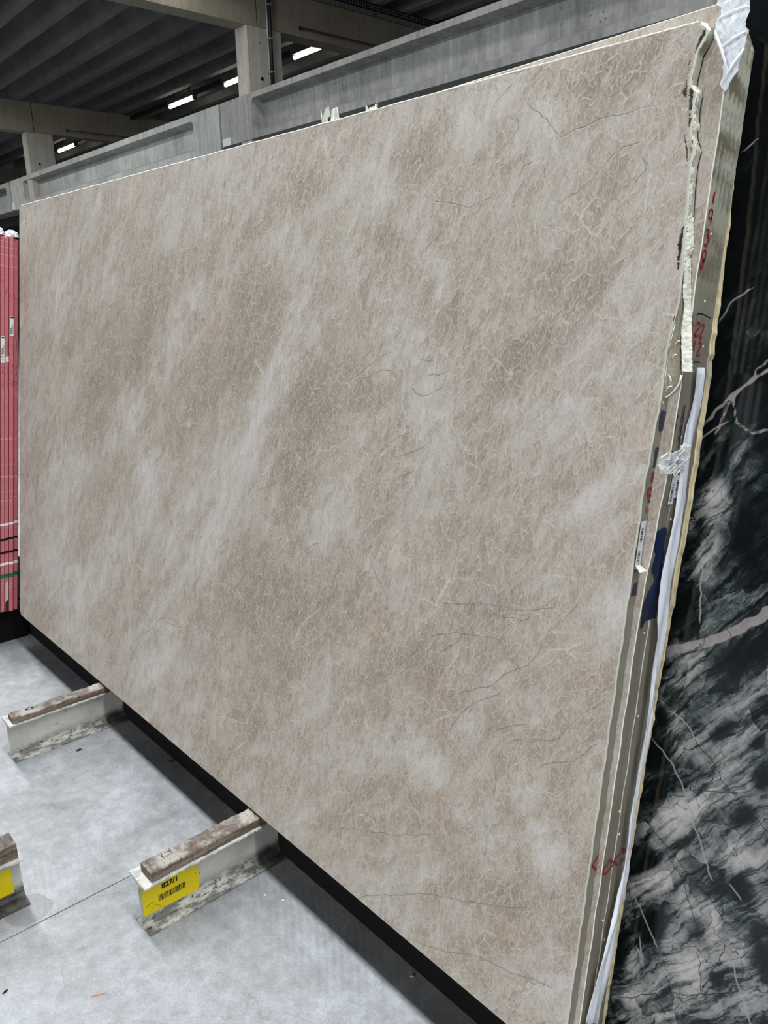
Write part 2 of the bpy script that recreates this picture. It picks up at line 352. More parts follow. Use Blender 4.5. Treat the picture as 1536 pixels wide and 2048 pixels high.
TONES = [[-2.245, 1.5568, 0.2008, 0.0986, 0.1105, -0.0444, -1.0], [-1.8663, 1.3393, 0.1844, 0.2017, 0.1244, -0.0245, -1.1], [-2.2342, 1.1113, 0.0626, 0.1208, 0.1346, -0.006, -0.9], [-1.8985, 1.6002, 0.0677, 0.0627, 0.0554, -0.0186, -0.7], [-1.359, 1.5587, 0.0085, 0.0309, 0.0405, -0.0089, -1.2], [-1.2603, 1.7006, 0.0148, 0.0566, 0.0795, -0.0227, -1.2], [-1.1616, 1.3933, 0.0377, 0.0374, 0.0531, -0.0269, -0.8], [-0.9315, 1.3075, 0.0615, 0.0575, 0.0457, -0.0287, -0.8], [-1.525, 1.2028, 0.079, 0.0869, 0.068, -0.0195, -0.9], [-1.6401, 1.0225, 0.0731, 0.0877, 0.0938, -0.0189, -0.6], [-1.778, 0.6388, 0.1006, 0.1348, 0.128, -0.0063, -0.8], [-1.5626, 0.601, 0.1123, 0.1761, 0.1309, -0.0018, -0.9], [-1.7163, 0.2932, 0.0621, 0.1367, 0.1335, 0.0227, -0.9], [-1.1163, 0.637, 0.0101, 0.0551, 0.0644, 0.0106, -1.2], [-0.73, 0.7721, 0.0431, 0.0292, 0.0183, -0.0291, -0.9], [-0.8485, 0.6136, 0.0423, 0.0251, 0.015, -0.0342, -0.6], [-1.2609, 0.2709, 0.0713, 0.0929, 0.1038, -0.0193, -0.6], [-0.8294, 0.2198, 0.0001, 0.0673, 0.0523, 0.0267, -1.0], [-0.9581, 0.2108, 0.0134, 0.061, 0.0765, 0.0237, -0.5], [-0.7287, 0.5147, -0.0016, 0.0669, 0.0307, 0.0121, -0.9], [-0.8512, 1.7779, -0.0197, 0.033, 0.0517, 0.0065, -1.1], [-0.7839, 1.7945, -0.0394, 0.0363, 0.0285, 0.0195, -0.6], [-0.6526, 1.7347, 0.0052, 0.0408, 0.0396, -0.0159, -0.6], [-0.8189, 1.4319, 0.0266, 0.0246, 0.0282, -0.0207, -0.9], [-2.6397, 1.2633, 0.08, 0.1547, 0.1505, -0.0082, -0.8], [-2.9069, 1.0436, 0.0619, 0.1585, 0.1547, 0.0043, -0.7], [-3.2471, 0.6119, 0.0785, 0.1721, 0.1595, 0.019, -0.4], [-0.9312, 1.4691, 0.0302, 0.0253, 0.0267, -0.0192, -0.5], [-2.0324, 0.4054, 0.0352, 0.1198, 0.1133, 0.0238, -0.5], [-0.7684, 1.3612, 0.0243, 0.0315, 0.025, -0.0146, -0.5], [-0.9614, 0.8274, 0.0525, 0.0458, 0.0329, -0.0242, -0.6], [-1.3575, 0.9153, 0.0434, 0.089, 0.0657, -0.0048, -0.5], [-1.0641, 1.1837, 0.0559, 0.0356, 0.0344, -0.0289, -0.5], [-1.6189, 1.6848, 0.0214, 0.0746, 0.0779, -0.0174, -0.6], [-2.6456, 1.6759, 0.0537, 0.068, 0.1089, -0.0224, -0.4], [-1.2997, 0.7379, 0.0461, 0.058, 0.0564, -0.0132, -0.5], [-2.4739, 1.3504, 0.0457, 0.1202, 0.0703, -0.0041, -0.5], [-2.6058, 1.0633, -0.0069, -0.0778, -0.0892, -0.0054, 1.3], [-2.4845, 0.8475, 0.0467, -0.0569, -0.0802, -0.0238, 1.2], [-1.76, 1.2113, 0.1199, 0.2813, 0.0524, 0.003, 1.0], [-1.9494, 0.8655, 0.1642, 0.2375, 0.0546, 0.0037, 0.9], [-1.1622, 1.453, 0.0056, 0.0367, 0.0196, -0.003, 1.4], [-0.9317, 1.6998, -0.0241, 0.0534, 0.0605, 0.0024, 1.0], [-0.723, 1.5777, -0.0023, 0.0573, 0.0214, -0.0038, 1.0], [-1.1067, 1.7703, 0.0722, 0.0277, 0.0446, -0.0421, 0.8], [-1.4355, 1.6918, 0.0746, 0.0229, 0.054, -0.0492, 0.6], [-0.7389, 0.3923, 0.0244, -0.0487, -0.0302, -0.0247, 1.5], [-0.9587, 0.373, 0.0077, 0.021, 0.0173, 0.0018, 1.6], [-0.8119, 0.4897, 0.0233, -0.0358, -0.0312, -0.0254, 0.7], [-0.6808, 0.9021, -0.0176, -0.0518, -0.0363, 0.0062, 1.0], [-3.1535, 0.2943, 0.119, 0.1271, 0.2117, 0.0158, 1.0], [-3.4143, 0.2935, 0.0883, 0.1568, 0.2271, 0.0369, 0.6], [-2.3016, 0.231, 0.0726, 0.118, 0.128, 0.0186, 0.8], [-2.3695, 0.4123, 0.0469, 0.1189, 0.1038, 0.0184, 0.6], [-1.452, 0.9214, -0.0497, -0.074, -0.0701, 0.0124, 0.6], [-1.1325, 1.1763, 0.0303, 0.0958, 0.0613, -0.0072, 0.7], [-0.9911, 1.6045, 0.0386, 0.0356, 0.0489, -0.032, 0.7], [-1.9199, 1.6837, 0.0804, 0.1261, 0.0532, -0.0122, 0.8], [-1.5787, 1.7587, 0.0389, 0.0362, 0.0514, -0.0234, 0.7], [-3.4509, 1.7559, 0.0848, 0.0516, 0.1509, -0.0367, 0.6], [-3.3317, 1.5156, 0.0793, 0.1144, 0.1565, -0.0167, 0.5], [-1.9809, 1.7947, 0.095, 0.0067, 0.0334, -0.0394, 0.4], [-0.735, 1.1096, 0.0274, 0.063, 0.0446, -0.0128, 0.5], [-1.2635, 0.8592, 0.0676, 0.0679, 0.0567, -0.0222, 0.4], [-2.8197, 1.5016, 0.0913, 0.1005, 0.0811, -0.0127, 0.5], [-0.7228, 1.4616, 0.0131, 0.0466, 0.0353, -0.0118, 0.8], [-1.0547, 0.4309, 0.0367, -0.0183, -0.0255, -0.029, 0.8], [-0.9173, 0.6542, 0.044, 0.0323, 0.018, -0.0222, 0.6], [-1.2025, 1.024, 0.0408, 0.0479, 0.0631, -0.0226, 0.4], [-3.1711, 0.7693, 0.1158, 0.1392, 0.1096, 0.0028, 0.6], [-0.645, 0.2113, -0.0041, -0.0809, -0.022, -0.0103, 0.5], [-1.8633, 0.1656, 0.0506, -0.086, -0.0806, -0.0451, 0.4], [-0.7587, 0.1215, 0.0124, 0.0421, 0.0519, 0.0123, 0.4], [-1.4678, 1.5271, 0.0496, 0.0389, 0.045, -0.0223, 0.4]]
RUST = [(-1.0749, 0.6179, 0.035), (-1.1477, 0.5442, 0.03), (-1.0908, 0.426, 0.016), (-1.0271, 0.3736, 0.03), (-1.0393, 0.5409, 0.03), (-0.9219, 0.5512, 0.02), (-0.8775, 0.69, 0.03), (-0.6607, 1.2085, 0.03), (-0.6461, 1.0871, 0.04), (-0.7096, 0.7793, 0.04), (-2.0886, 1.3708, 0.05), (-1.1381, 0.889, 0.05), (-1.2639, 0.8715, 0.04), (-1.2827, 0.677, 0.04), (-0.8132, 0.1967, 0.05), (-1.0184, 0.331, 0.03), (-2.8655, 0.2307, 0.05)]
DARK_W = [([(-0.6907, 0.7795), (-0.649, 0.8051), (-0.6177, 0.823), (-0.583, 0.8409), (-0.5434, 0.8745), (-0.4951, 0.922), (-0.4645, 0.9523)], 0.016), ([(-0.6778, 1.1687), (-0.6612, 1.2109), (-0.6317, 1.2532), (-0.6021, 1.2854), (-0.561, 1.3196), (-0.5299, 1.3429)], 0.005), ([(-0.6332, 1.207), (-0.6147, 1.2675), (-0.595, 1.2943), (-0.564, 1.3374)], 0.0035), ([(-0.6092, 1.2765), (-0.6006, 1.2347), (-0.5741, 1.2188), (-0.5451, 1.2237)], 0.004), ([(-0.6884, 1.1445), (-0.6584, 1.1935), (-0.6188, 1.2285)], 0.003), ([(-0.6575, 0.6207), (-0.6266, 0.6006), (-0.594, 0.5651), (-0.5695, 0.5217), (-0.5528, 0.4901), (-0.5354, 0.4592), (-0.5125, 0.4168)], 0.0014), ([(-0.6684, 0.3123), (-0.6405, 0.2884), (-0.6075, 0.2491), (-0.5913, 0.2269)], 0.001), ([(-0.6185, 0.9746), (-0.6111, 0.9118), (-0.6072, 0.8755)], 0.003), ([(-0.6306, 0.689), (-0.5992, 0.677), (-0.5812, 0.6551)], 0.002), ([(-0.6239, 0.2165), (-0.6121, 0.169), (-0.6247, 0.1939)], 0.0008), ([(-0.6558, 1.4012), (-0.6351, 1.4345), (-0.6123, 1.4506)], 0.003), ([(-0.658, 1.6776), (-0.643, 1.6872)], 0.001), ([(-0.4764, 0.421), (-0.46, 0.4081)], 0.0012), ([(-0.4506, 0.2794), (-0.4311, 0.2424), (-0.4051, 0.1925)], 0.0015)]
DARK_B = [[(-0.6688, 0.7062), (-0.6321, 0.6983), (-0.6026, 0.6805), (-0.5757, 0.6506), (-0.5446, 0.6321), (-0.516, 0.597), (-0.467, 0.5684), (-0.433, 0.5482)], [(-0.666, 0.5071), (-0.6195, 0.5234), (-0.5809, 0.5442)], [(-0.5852, 0.5592), (-0.5397, 0.5731), (-0.4929, 0.5927)], [(-0.6584, 0.4719), (-0.639, 0.4501), (-0.5941, 0.4271), (-0.5492, 0.3956), (-0.5075, 0.3744), (-0.4755, 0.3487)], [(-0.51, 0.4183), (-0.4921, 0.3938), (-0.4803, 0.3608)], [(-0.6674, 0.0621), (-0.6256, 0.0865), (-0.5596, 0.1452), (-0.4961, 0.1854), (-0.4308, 0.2406)], [(-0.5596, 0.1452), (-0.5212, 0.1588), (-0.4968, 0.1902), (-0.4689, 0.3076)], [(-0.5605, 0.5561), (-0.5859, 0.5639)], [(-0.591, 0.408), (-0.562, 0.383), (-0.526, 0.3116)], [(-0.5126, 0.258), (-0.4951, 0.1914)], [(-0.6159, 0.6899), (-0.639, 0.7105), (-0.599, 0.7063)], [(-0.5753, 0.6478), (-0.5963, 0.6289)], [(-0.6788, 1.054), (-0.6396, 1.0479), (-0.5859, 1.0807), (-0.5389, 1.1066)], [(-0.6614, 1.0481), (-0.6509, 1.0594), (-0.6414, 1.0475), (-0.6466, 1.0327), (-0.6597, 1.0254)], [(-0.6622, 1.0109), (-0.6504, 0.9669), (-0.6436, 0.9546)], [(-0.6669, 0.3165), (-0.6416, 0.2603), (-0.6207, 0.1965)]]
DARK_TONES = [[-0.6159, 1.084, 0.0372, 0.0068, 0.0047, -0.026, 1.0], [-0.6126, 0.9895, 0.0033, -0.0645, -0.02, -0.0022, 1.0], [-0.6154, 1.1109, 0.0122, -0.0211, -0.0171, -0.0099, 0.8], [-0.655, 1.0402, 0.009, 0.0018, 0.0029, -0.0178, 0.6], [-0.6201, 0.7905, 0.0318, 0.0171, 0.0111, -0.0292, 0.7], [-0.6396, 0.7448, 0.0155, 0.0248, 0.0154, -0.0081, 0.6], [-0.512, 0.7722, 0.0465, 0.0472, 0.0159, -0.0178, 0.35], [-0.6285, 0.6749, 0.0183, 0.0073, 0.0034, -0.0205, 0.6], [-0.5936, 0.6402, 0.0333, -0.0113, -0.0125, -0.0274, 0.6], [-0.5175, 0.7096, 0.0483, 0.0562, 0.0227, -0.0219, 0.35], [-0.5005, 0.6096, 0.0388, -0.0251, -0.0267, -0.0447, 0.5], [-0.6039, 0.5144, 0.0526, 0.0393, 0.0114, -0.0239, 0.3], [-0.5922, 0.3809, 0.0255, 0.0487, 0.0186, -0.0067, 1.0], [-0.5431, 0.5591, 0.0461, 0.0545, 0.0146, -0.0137, 0.4], [-0.4743, 0.478, 0.0131, 0.0263, 0.0176, -0.0078, 0.9], [-0.5878, 0.4667, 0.0179, -0.0105, -0.0123, -0.0198, 0.4], [-0.6384, 0.3438, 0.0162, 0.0304, 0.0161, -0.0057, 0.5], [-0.5493, 0.255, 0.0325, -0.02, -0.0203, -0.0344, 0.9], [-0.4959, 0.3308, 0.0166, 0.0105, 0.0051, -0.0314, 1.0], [-0.6353, 0.1672, 0.0079, -0.0274, -0.0159, -0.0127, 0.8], [-0.5596, 0.2049, 0.048, 0.0328, 0.0053, -0.0287, 0.7], [-0.5285, 0.3566, 0.0086, -0.0148, -0.0238, -0.0244, 0.6], [-0.5494, 0.3336, 0.0263, -0.0042, -0.0103, -0.0275, 0.4], [-0.5958, 0.1357, 0.0419, 0.0441, 0.0105, -0.0178, 0.6], [-0.4983, 0.2255, 0.0353, 0.0517, 0.016, -0.0137, 0.6], [-0.5513, 0.1182, 0.053, 0.0462, 0.0076, -0.0225, 0.4], [-0.4245, 0.2266, 0.0343, 0.0381, 0.0112, -0.0208, 0.5], [-0.4375, 0.3084, 0.0175, -0.0013, -0.0096, -0.0317, 0.5], [-0.4292, 0.4168, 0.0123, 0.0265, 0.017, -0.0072, 0.3], [-0.5444, 1.0093, 0.0284, 0.0637, 0.0199, -0.0076, 0.15], [-0.5513, 1.1555, 0.0123, 0.0239, 0.0219, -0.0117, 0.2], [-0.6074, 1.3685, 0.0184, 0.022, 0.0125, -0.01, 0.5], [-0.5732, 1.1865, 0.0127, 0.0238, 0.012, -0.0064, 0.3], [-0.6361, 1.4917, 0.017, 0.0311, 0.0234, -0.0141, 0.15], [-0.4353, 0.4949, 0.0094, 0.03, 0.0146, -0.002, 0.5], [-0.6199, 0.8952, 0.0071, 0.0326, 0.0133, -0.0012, 0.3], [-0.4145, 0.3433, 0.0162, 0.0235, 0.0091, -0.0092, 0.5], [-0.5619, 0.9574, 0.0449, -0.0293, -0.0145, -0.0235, 0.2], [-0.6036, 0.257, 0.0177, 0.0184, 0.0127, -0.0206, -1.2], [-0.6576, 0.1663, -0.0018, 0.0356, 0.0144, 0.0081, -1.1], [-0.6506, 0.5898, 0.0096, 0.0242, 0.0212, -0.004, -1.1], [-0.6375, 0.3712, -0.0235, -0.0272, -0.0056, 0.0066, -1.2], [-0.6481, 0.6722, -0.0091, 0.0159, 0.0086, 0.0065, -0.8], [-0.5531, 0.8175, 0.0497, 0.053, 0.0121, -0.0111, -0.7], [-0.5106, 0.8457, 0.0302, 0.0393, 0.01, -0.0078, -0.9], [-0.4744, 0.5599, 0.0086, 0.0168, 0.0134, -0.0066, -1.0], [-0.4589, 0.638, 0.0123, 0.0118, 0.0075, -0.0121, -1.0], [-0.4758, 0.2364, 0.0045, 0.0098, 0.0098, -0.0033, -1.2], [-0.6486, 0.0525, 0.0046, 0.0184, 0.0138, 0.003, -1.1], [-0.4038, 0.3311, 0.0156, -0.0405, -0.0146, -0.0137, -0.9], [-0.4559, 0.4204, 0.0147, 0.0151, 0.0095, -0.0166, -1.0], [-0.6351, 0.3913, 0.0038, 0.0194, 0.0115, 0.0017, -0.9], [-0.5363, 0.693, 0.0146, 0.0184, 0.0071, -0.0063, -0.7], [-0.4712, 0.6971, 0.0094, 0.0099, 0.0077, -0.0098, -0.8], [-0.633, 0.8866, 0.0261, 0.0321, 0.0153, -0.0116, -0.8], [-0.6689, 0.9765, 0.0026, 0.0435, 0.0095, 0.0004, -0.9], [-0.6592, 1.2552, 0.019, -0.0439, -0.0152, -0.0052, -0.8], [-0.6366, 0.7262, -0.0174, -0.0129, -0.0034, 0.0063, -0.7], [-0.5756, 0.4526, -0.0138, -0.0141, -0.0048, 0.0071, -0.7], [-0.5552, 1.0518, 0.0198, -0.0527, -0.0111, -0.0049, -0.7]]
RED_MARKS = [([(0.0354, 1.58), (0.0346, 1.5723), (0.0343, 1.5632)], 0.0042), ([(0.0361, 1.5537), (0.0287, 1.5523), (0.0277, 1.5453), (0.0303, 1.5405), (0.036, 1.5408), (0.038, 1.5472), (0.0367, 1.5538), (0.0378, 1.5426), (0.0366, 1.5318)], 0.003), ([(0.0269, 1.5221), (0.0331, 1.5238), (0.0353, 1.5193), (0.0315, 1.5133), (0.0361, 1.5118), (0.0364, 1.5057), (0.0326, 1.4997), (0.0255, 1.5008)], 0.0034), ([(0.0348, 1.4931), (0.0272, 1.4903), (0.0249, 1.4838), (0.0289, 1.4798), (0.0332, 1.4774), (0.0323, 1.4695), (0.0287, 1.4651), (0.0252, 1.4684), (0.0272, 1.4749), (0.0349, 1.4792), (0.0363, 1.4856), (0.035, 1.4923)], 0.003), ([(0.0476, 1.3802), (0.0519, 1.3849), (0.0565, 1.3834), (0.056, 1.3772), (0.0491, 1.3704), (0.0436, 1.3645), (0.0514, 1.3633), (0.0565, 1.3653)], 0.0034), ([(0.072, 1.3811), (0.0761, 1.3842), (0.0791, 1.3826), (0.0783, 1.3763), (0.0741, 1.3696), (0.0709, 1.3639), (0.075, 1.3615), (0.0791, 1.3646)], 0.003), ([(0.0497, 1.3558), (0.049, 1.3504), (0.0489, 1.3403)], 0.003), ([(0.0703, 1.3529), (0.0744, 1.3556), (0.0785, 1.3536), (0.0763, 1.3471), (0.0723, 1.3413), (0.0697, 1.3364), (0.0739, 1.3339), (0.0796, 1.3371)], 0.0032), ([(0.0277, 1.3805), (0.0293, 1.3754)], 0.002), ([(0.1001, 1.387), (0.1004, 1.3835)], 0.002), ([(0.0226, 0.4415), (0.0165, 0.437), (0.0089, 0.4292), (0.009, 0.4224), (0.0208, 0.4118)], 0.0042), ([(0.0375, 0.4238), (0.0275, 0.4189), (0.023, 0.4109), (0.0355, 0.4054), (0.0455, 0.4108), (0.0569, 0.4171), (0.0402, 0.4325)], 0.0042), ([(0.0807, 0.4242), (0.0691, 0.4207), (0.0671, 0.4155), (0.0803, 0.4023)], 0.0038), ([(0.0934, 0.4001), (0.1034, 0.4043), (0.1092, 0.4081)], 0.0034), ([(0.091, 0.4262), (0.0936, 0.4292), (0.101, 0.4269), (0.1038, 0.4193), (0.0935, 0.4232)], 0.0034), ([(0.0199, 1.1408), (0.02, 1.1322), (0.0182, 1.1228)], 0.0056), ([(0.0208, 1.1132), (0.0127, 1.1118), (0.0113, 1.105), (0.0163, 1.0988), (0.0218, 1.1028), (0.0213, 1.1115), (0.0218, 1.1028), (0.0194, 1.0934), (0.0192, 1.0882)], 0.0042), ([(0.0178, 1.0814), (0.0124, 1.0799), (0.0128, 1.0756), (0.0142, 1.0703)], 0.0018), ([(0.0136, 1.0755), (0.019, 1.077)], 0.0018)]
INK_LINES = [([(0.027, 1.3989), (0.034, 1.3974), (0.0423, 1.3968), (0.0514, 1.3989), (0.0615, 1.3985), (0.072, 1.3974), (0.0825, 1.3962), (0.0897, 1.3954)], 0.0022), ([(0.0623, 1.3231), (0.0722, 1.3236), (0.0847, 1.3239)], 0.0022), ([(0.0129, 1.0901), (0.0289, 1.089)], 0.0012)]
INK_WORD = [(0.0399, 1.1829), (0.0394, 1.1998), (0.0398, 1.2153), (0.0405, 1.2346), (0.0405, 1.2534)]
INK_BAR = [(0.0325, 1.2), (0.0547, 1.1998)]
BLUE_PAINT = [[((0.0041, 1.2421), (0.0051, 1.2421)), ((0.004, 1.2389), (0.0214, 1.2394)), ((0.0044, 1.2361), (0.0268, 1.2367)), ((0.0054, 1.2318), (0.025, 1.2323)), ((0.0067, 1.2247), (0.0222, 1.2251)), ((0.0088, 1.2176), (0.0236, 1.2179)), ((0.0095, 1.2105), (0.0229, 1.2107)), ((0.0105, 1.208), (0.0225, 1.2081))], [((0.0105, 1.1809), (0.0204, 1.1809)), ((0.0099, 1.1787), (0.0269, 1.1787)), ((0.0109, 1.1707), (0.0294, 1.1706)), ((0.0119, 1.1626), (0.0276, 1.1625)), ((0.0101, 1.1583), (0.0264, 1.1581)), ((0.0116, 1.1524), (0.0244, 1.1522)), ((0.0112, 1.148), (0.0176, 1.1479))], [((0.0054, 1.0578), (0.0079, 1.0576)), ((0.0045, 1.0492), (0.0094, 1.0488)), ((0.0035, 1.0405), (0.0085, 1.0402)), ((0.0034, 1.0318), (0.0076, 1.0315)), ((0.004, 1.0283), (0.0069, 1.028))], [((0.0036, 0.9976), (0.0061, 0.9973)), ((0.0033, 0.9897), (0.0074, 0.9893)), ((0.0028, 0.9791), (0.007, 0.9787)), ((0.0032, 0.9702), (0.0086, 0.9696))], [((0.0382, 1.0491), (0.052, 1.0476)), ((0.0288, 1.0471), (0.0566, 1.0446)), ((0.0185, 1.0435), (0.0598, 1.0399)), ((0.0172, 1.0383), (0.0614, 1.0344)), ((0.0186, 1.0259), (0.0638, 1.0215)), ((0.0214, 1.0141), (0.0649, 1.0097)), ((0.028, 1.01), (0.0654, 1.006)), ((0.0332, 1.005), (0.0707, 1.0004)), ((0.0325, 0.9979), (0.0716, 0.993)), ((0.0308, 0.9891), (0.0704, 0.984)), ((0.0308, 0.9801), (0.0729, 0.9746)), ((0.0352, 0.9706), (0.0759, 0.965))], [((0.0374, 0.9709), (0.0761, 0.9656)), ((0.0527, 0.9561), (0.0807, 0.9524)), ((0.0343, 0.9422), (0.0805, 0.9354)), ((0.0276, 0.9285), (0.0794, 0.9206)), ((0.0274, 0.9118), (0.081, 0.9033)), ((0.0284, 0.8971), (0.0839, 0.8878)), ((0.0264, 0.8873), (0.0851, 0.8773))], [((0.0221, 0.9236), (0.0782, 0.915)), ((0.0249, 0.9081), (0.0819, 0.8989)), ((0.0267, 0.8952), (0.0826, 0.8858)), ((0.0276, 0.8849), (0.056, 0.8798)), ((0.0286, 0.872), (0.0325, 0.8714))], [((0.0106, 0.9527), (0.0203, 0.9515)), ((0.004, 0.9422), (0.0195, 0.9403)), ((0.0035, 0.93), (0.019, 0.928))]]
END_LABELS = [[(0.0054, 1.1371), (0.0204, 1.1367), (0.0306, 1.0873), (0.0156, 1.0885)], [(0.0277, 1.1374), (0.044, 1.137), (0.0591, 1.0968), (0.0403, 1.0986)], [(0.0521, 1.1346), (0.0652, 1.1343), (0.0786, 1.0943), (0.0599, 1.0966)], [(0.0075, 1.059), (0.0244, 1.0574), (0.023, 1.017), (0.0068, 1.0193)], [(0.0072, 1.0188), (0.0235, 1.017), (0.0239, 0.9769), (0.0071, 0.9751)]]
FILM = [((-0.633, 1.2442, 1.474), (-0.636, 1.2739, 1.4716)), ((-0.633, 1.2398, 1.4214), (-0.636, 1.2732, 1.4178)), ((-0.633, 1.2265, 1.3816), (-0.636, 1.2649, 1.3765)), ((-0.633, 1.2219, 1.3488), (-0.636, 1.2603, 1.343)), ((-0.633, 1.2234, 1.2976), (-0.636, 1.2552, 1.2918)), ((-0.633, 1.2183, 1.2553), (-0.636, 1.252, 1.2484)), ((-0.633, 1.2098, 1.2131), (-0.636, 1.2469, 1.2046)), ((-0.633, 1.2012, 1.1706), (-0.636, 1.2401, 1.1608)), ((-0.633, 1.1925, 1.1277), (-0.636, 1.2314, 1.1169)), ((-0.633, 1.1872, 1.0835), (-0.636, 1.2261, 1.0716)), ((-0.633, 1.1839, 1.0474), (-0.636, 1.223, 1.0347)), ((-0.633, 1.1858, 1.0092), (-0.636, 1.2144, 0.999)), ((-0.633, 1.1774, 0.8962), (-0.636, 1.1937, 0.8888)), ((-0.633, 1.1626, 0.8022), (-0.636, 1.1806, 0.793)), ((-0.633, 1.1383, 0.6685), (-0.636, 1.1562, 0.6576)), ((-0.633, 1.1292, 0.5547), (-0.636, 1.1491, 0.5413)), ((-0.633, 1.1089, 0.4779), (-0.636, 1.1304, 0.4624)), ((-0.633, 1.0754, 0.3976), (-0.636, 1.1108, 0.3712)), ((-0.633, 1.0322, 0.2801), (-0.636, 1.0811, 0.24))]
CRUMPLE = [(-0.628, 1.222, 1.3524), (-0.628, 1.2109, 1.3496), (-0.628, 1.1975, 1.3442), (-0.628, 1.1808, 1.343), (-0.628, 1.1638, 1.3462), (-0.628, 1.1506, 1.3432), (-0.628, 1.1364, 1.3396), (-0.628, 1.1344, 1.33), (-0.628, 1.1404, 1.3197), (-0.628, 1.155, 1.3122), (-0.628, 1.1747, 1.309), (-0.628, 1.1907, 1.3144), (-0.628, 1.1883, 1.3023), (-0.628, 1.2028, 1.3095), (-0.628, 1.2108, 1.3045), (-0.628, 1.2203, 1.3082), (-0.628, 1.2336, 1.3075), (-0.628, 1.2345, 1.3291), (-0.628, 1.2345, 1.347)]
FILM_TOP = [(-0.6592, 1.2656, 2.0178), (-0.6477, 1.2624, 1.9955), (-0.654, 1.2611, 1.986), (-0.6565, 1.2592, 1.9727), (-0.6483, 1.2561, 1.9512), (-0.6259, 1.2503, 1.9101), (-0.6333, 1.2479, 1.8934), (-0.6233, 1.246, 1.8802), (-0.6167, 1.2476, 1.8916), (-0.6094, 1.2506, 1.9123), (-0.605, 1.254, 1.9361), (-0.6064, 1.2571, 1.9582), (-0.6066, 1.2617, 1.9906), (-0.6087, 1.2641, 2.0073)]
FILM_FOLDS = [((-0.6494, 1.2524, 1.982), (-0.6049, 1.2534, 1.9886)), ((-0.6372, 1.2466, 1.9411), (-0.6023, 1.2486, 1.9551)), ((-0.6281, 1.2394, 1.8905), (-0.6007, 1.2454, 1.9324)), ((-0.65, 1.2503, 1.9669), (-0.6215, 1.2417, 1.9066))]
RED_T = [-0.0807, -0.0666, -0.0478, -0.0294, -0.0092, 0.0111, (-0.0671, 0.1822), (-0.0451, 0.1797), (-0.0251, 0.1775), (-0.0072, 0.1755), (0.0153, 0.1729)]
RED_V = {'white': 0.4212, 'black1': 0.3494, 'black2': 0.2892, 'white2': 0.2335, 'green': 0.175, 'bottom': -0.0096, 'top': 1.7042, 'seam': 1.162}
RED_TILT = [(-0.0691, 0.3434), (0.0148, 0.3534)]
RED_INK = [([(-0.0614, 1.5253), (-0.065, 1.5123), (-0.0519, 1.5157)], 0.0016), ([(-0.0423, 1.4851), (-0.0407, 1.478), (-0.0438, 1.4661), (-0.0387, 1.4662)], 0.0016), ([(-0.0244, 1.4664), (-0.0254, 1.4558), (-0.0224, 1.4546), (-0.0157, 1.4581)], 0.0016), ([(-0.0044, 1.4679), (-0.0044, 1.4489), (0.0075, 1.4504)], 0.0018), ([(-0.0618, 1.143), (-0.056, 1.146), (-0.0582, 1.1355)], 0.0016), ([(-0.0577, 1.1286), (-0.061, 1.1215), (-0.0569, 1.1192), (-0.0552, 1.1253), (-0.0582, 1.1286)], 0.0016), ([(-0.0396, 1.1437), (-0.033, 1.1493), (-0.0363, 1.1352)], 0.0016), ([(-0.0387, 1.1246), (-0.0338, 1.1284), (-0.0346, 1.1162)], 0.0016), ([(-0.0222, 1.1518), (-0.0147, 1.1558), (-0.0188, 1.1416)], 0.0016), ([(-0.0238, 1.1273), (-0.0163, 1.1295), (-0.0188, 1.1224), (-0.023, 1.1178)], 0.0016), ([(-0.0013, 1.141), (0.0071, 1.1503), (0.0046, 1.1396)], 0.0016), ([(-0.0004, 1.1253), (0.0063, 1.1275), (0.0021, 1.1185), (0.0055, 1.1152), (0.0005, 1.1122)], 0.0016), ([(-0.0486, 1.0754), (-0.0635, 1.0659), (-0.0486, 1.0527)], 0.0016), ([(-0.042, 1.0801), (-0.0271, 1.0713), (-0.0412, 1.0592)], 0.0016), ([(-0.0104, 1.0818), (-0.0246, 1.0714), (-0.0103, 1.0625)], 0.0016), ([(-0.0062, 1.0838), (0.0115, 1.0742), (-0.0061, 1.0645)], 0.0016), ([(-0.0637, 1.1799), (-0.0644, 1.173)], 0.0009), ([(-0.0585, 1.1786), (-0.0601, 1.1742), (-0.0552, 1.1737), (-0.0536, 1.1789), (-0.0582, 1.179)], 0.0009), ([(-0.0404, 1.1825), (-0.0421, 1.1832), (-0.0388, 1.1749)], 0.0009), ([(-0.0305, 1.1867), (-0.0338, 1.1821), (-0.0313, 1.1754)], 0.0009)]
RED_SCRATCH = [([(-0.0385, 1.2669), (-0.0378, 1.2421), (-0.0384, 1.2102)], 0.0012), ([(-0.0182, 1.2799), (-0.0182, 1.261), (-0.0181, 1.2317)], 0.0012), ([(-0.0008, 1.2918), (0.0043, 1.2699), (0.0052, 1.2458), (0.0044, 1.2197)], 0.0012)]
RED_LABELS = [[(-0.0658, 1.2789), (-0.0495, 1.2787), (-0.0478, 1.1914), (-0.0658, 1.1918)], [(-0.0274, 1.3695), (-0.0101, 1.3688), (-0.0108, 1.2843), (-0.0281, 1.2833)], [(-0.0659, 1.1858), (-0.0495, 1.187), (-0.0486, 1.1621), (-0.0659, 1.1626)], [(-0.0454, 1.1916), (-0.028, 1.1929), (-0.028, 1.1687), (-0.0445, 1.1684)]]
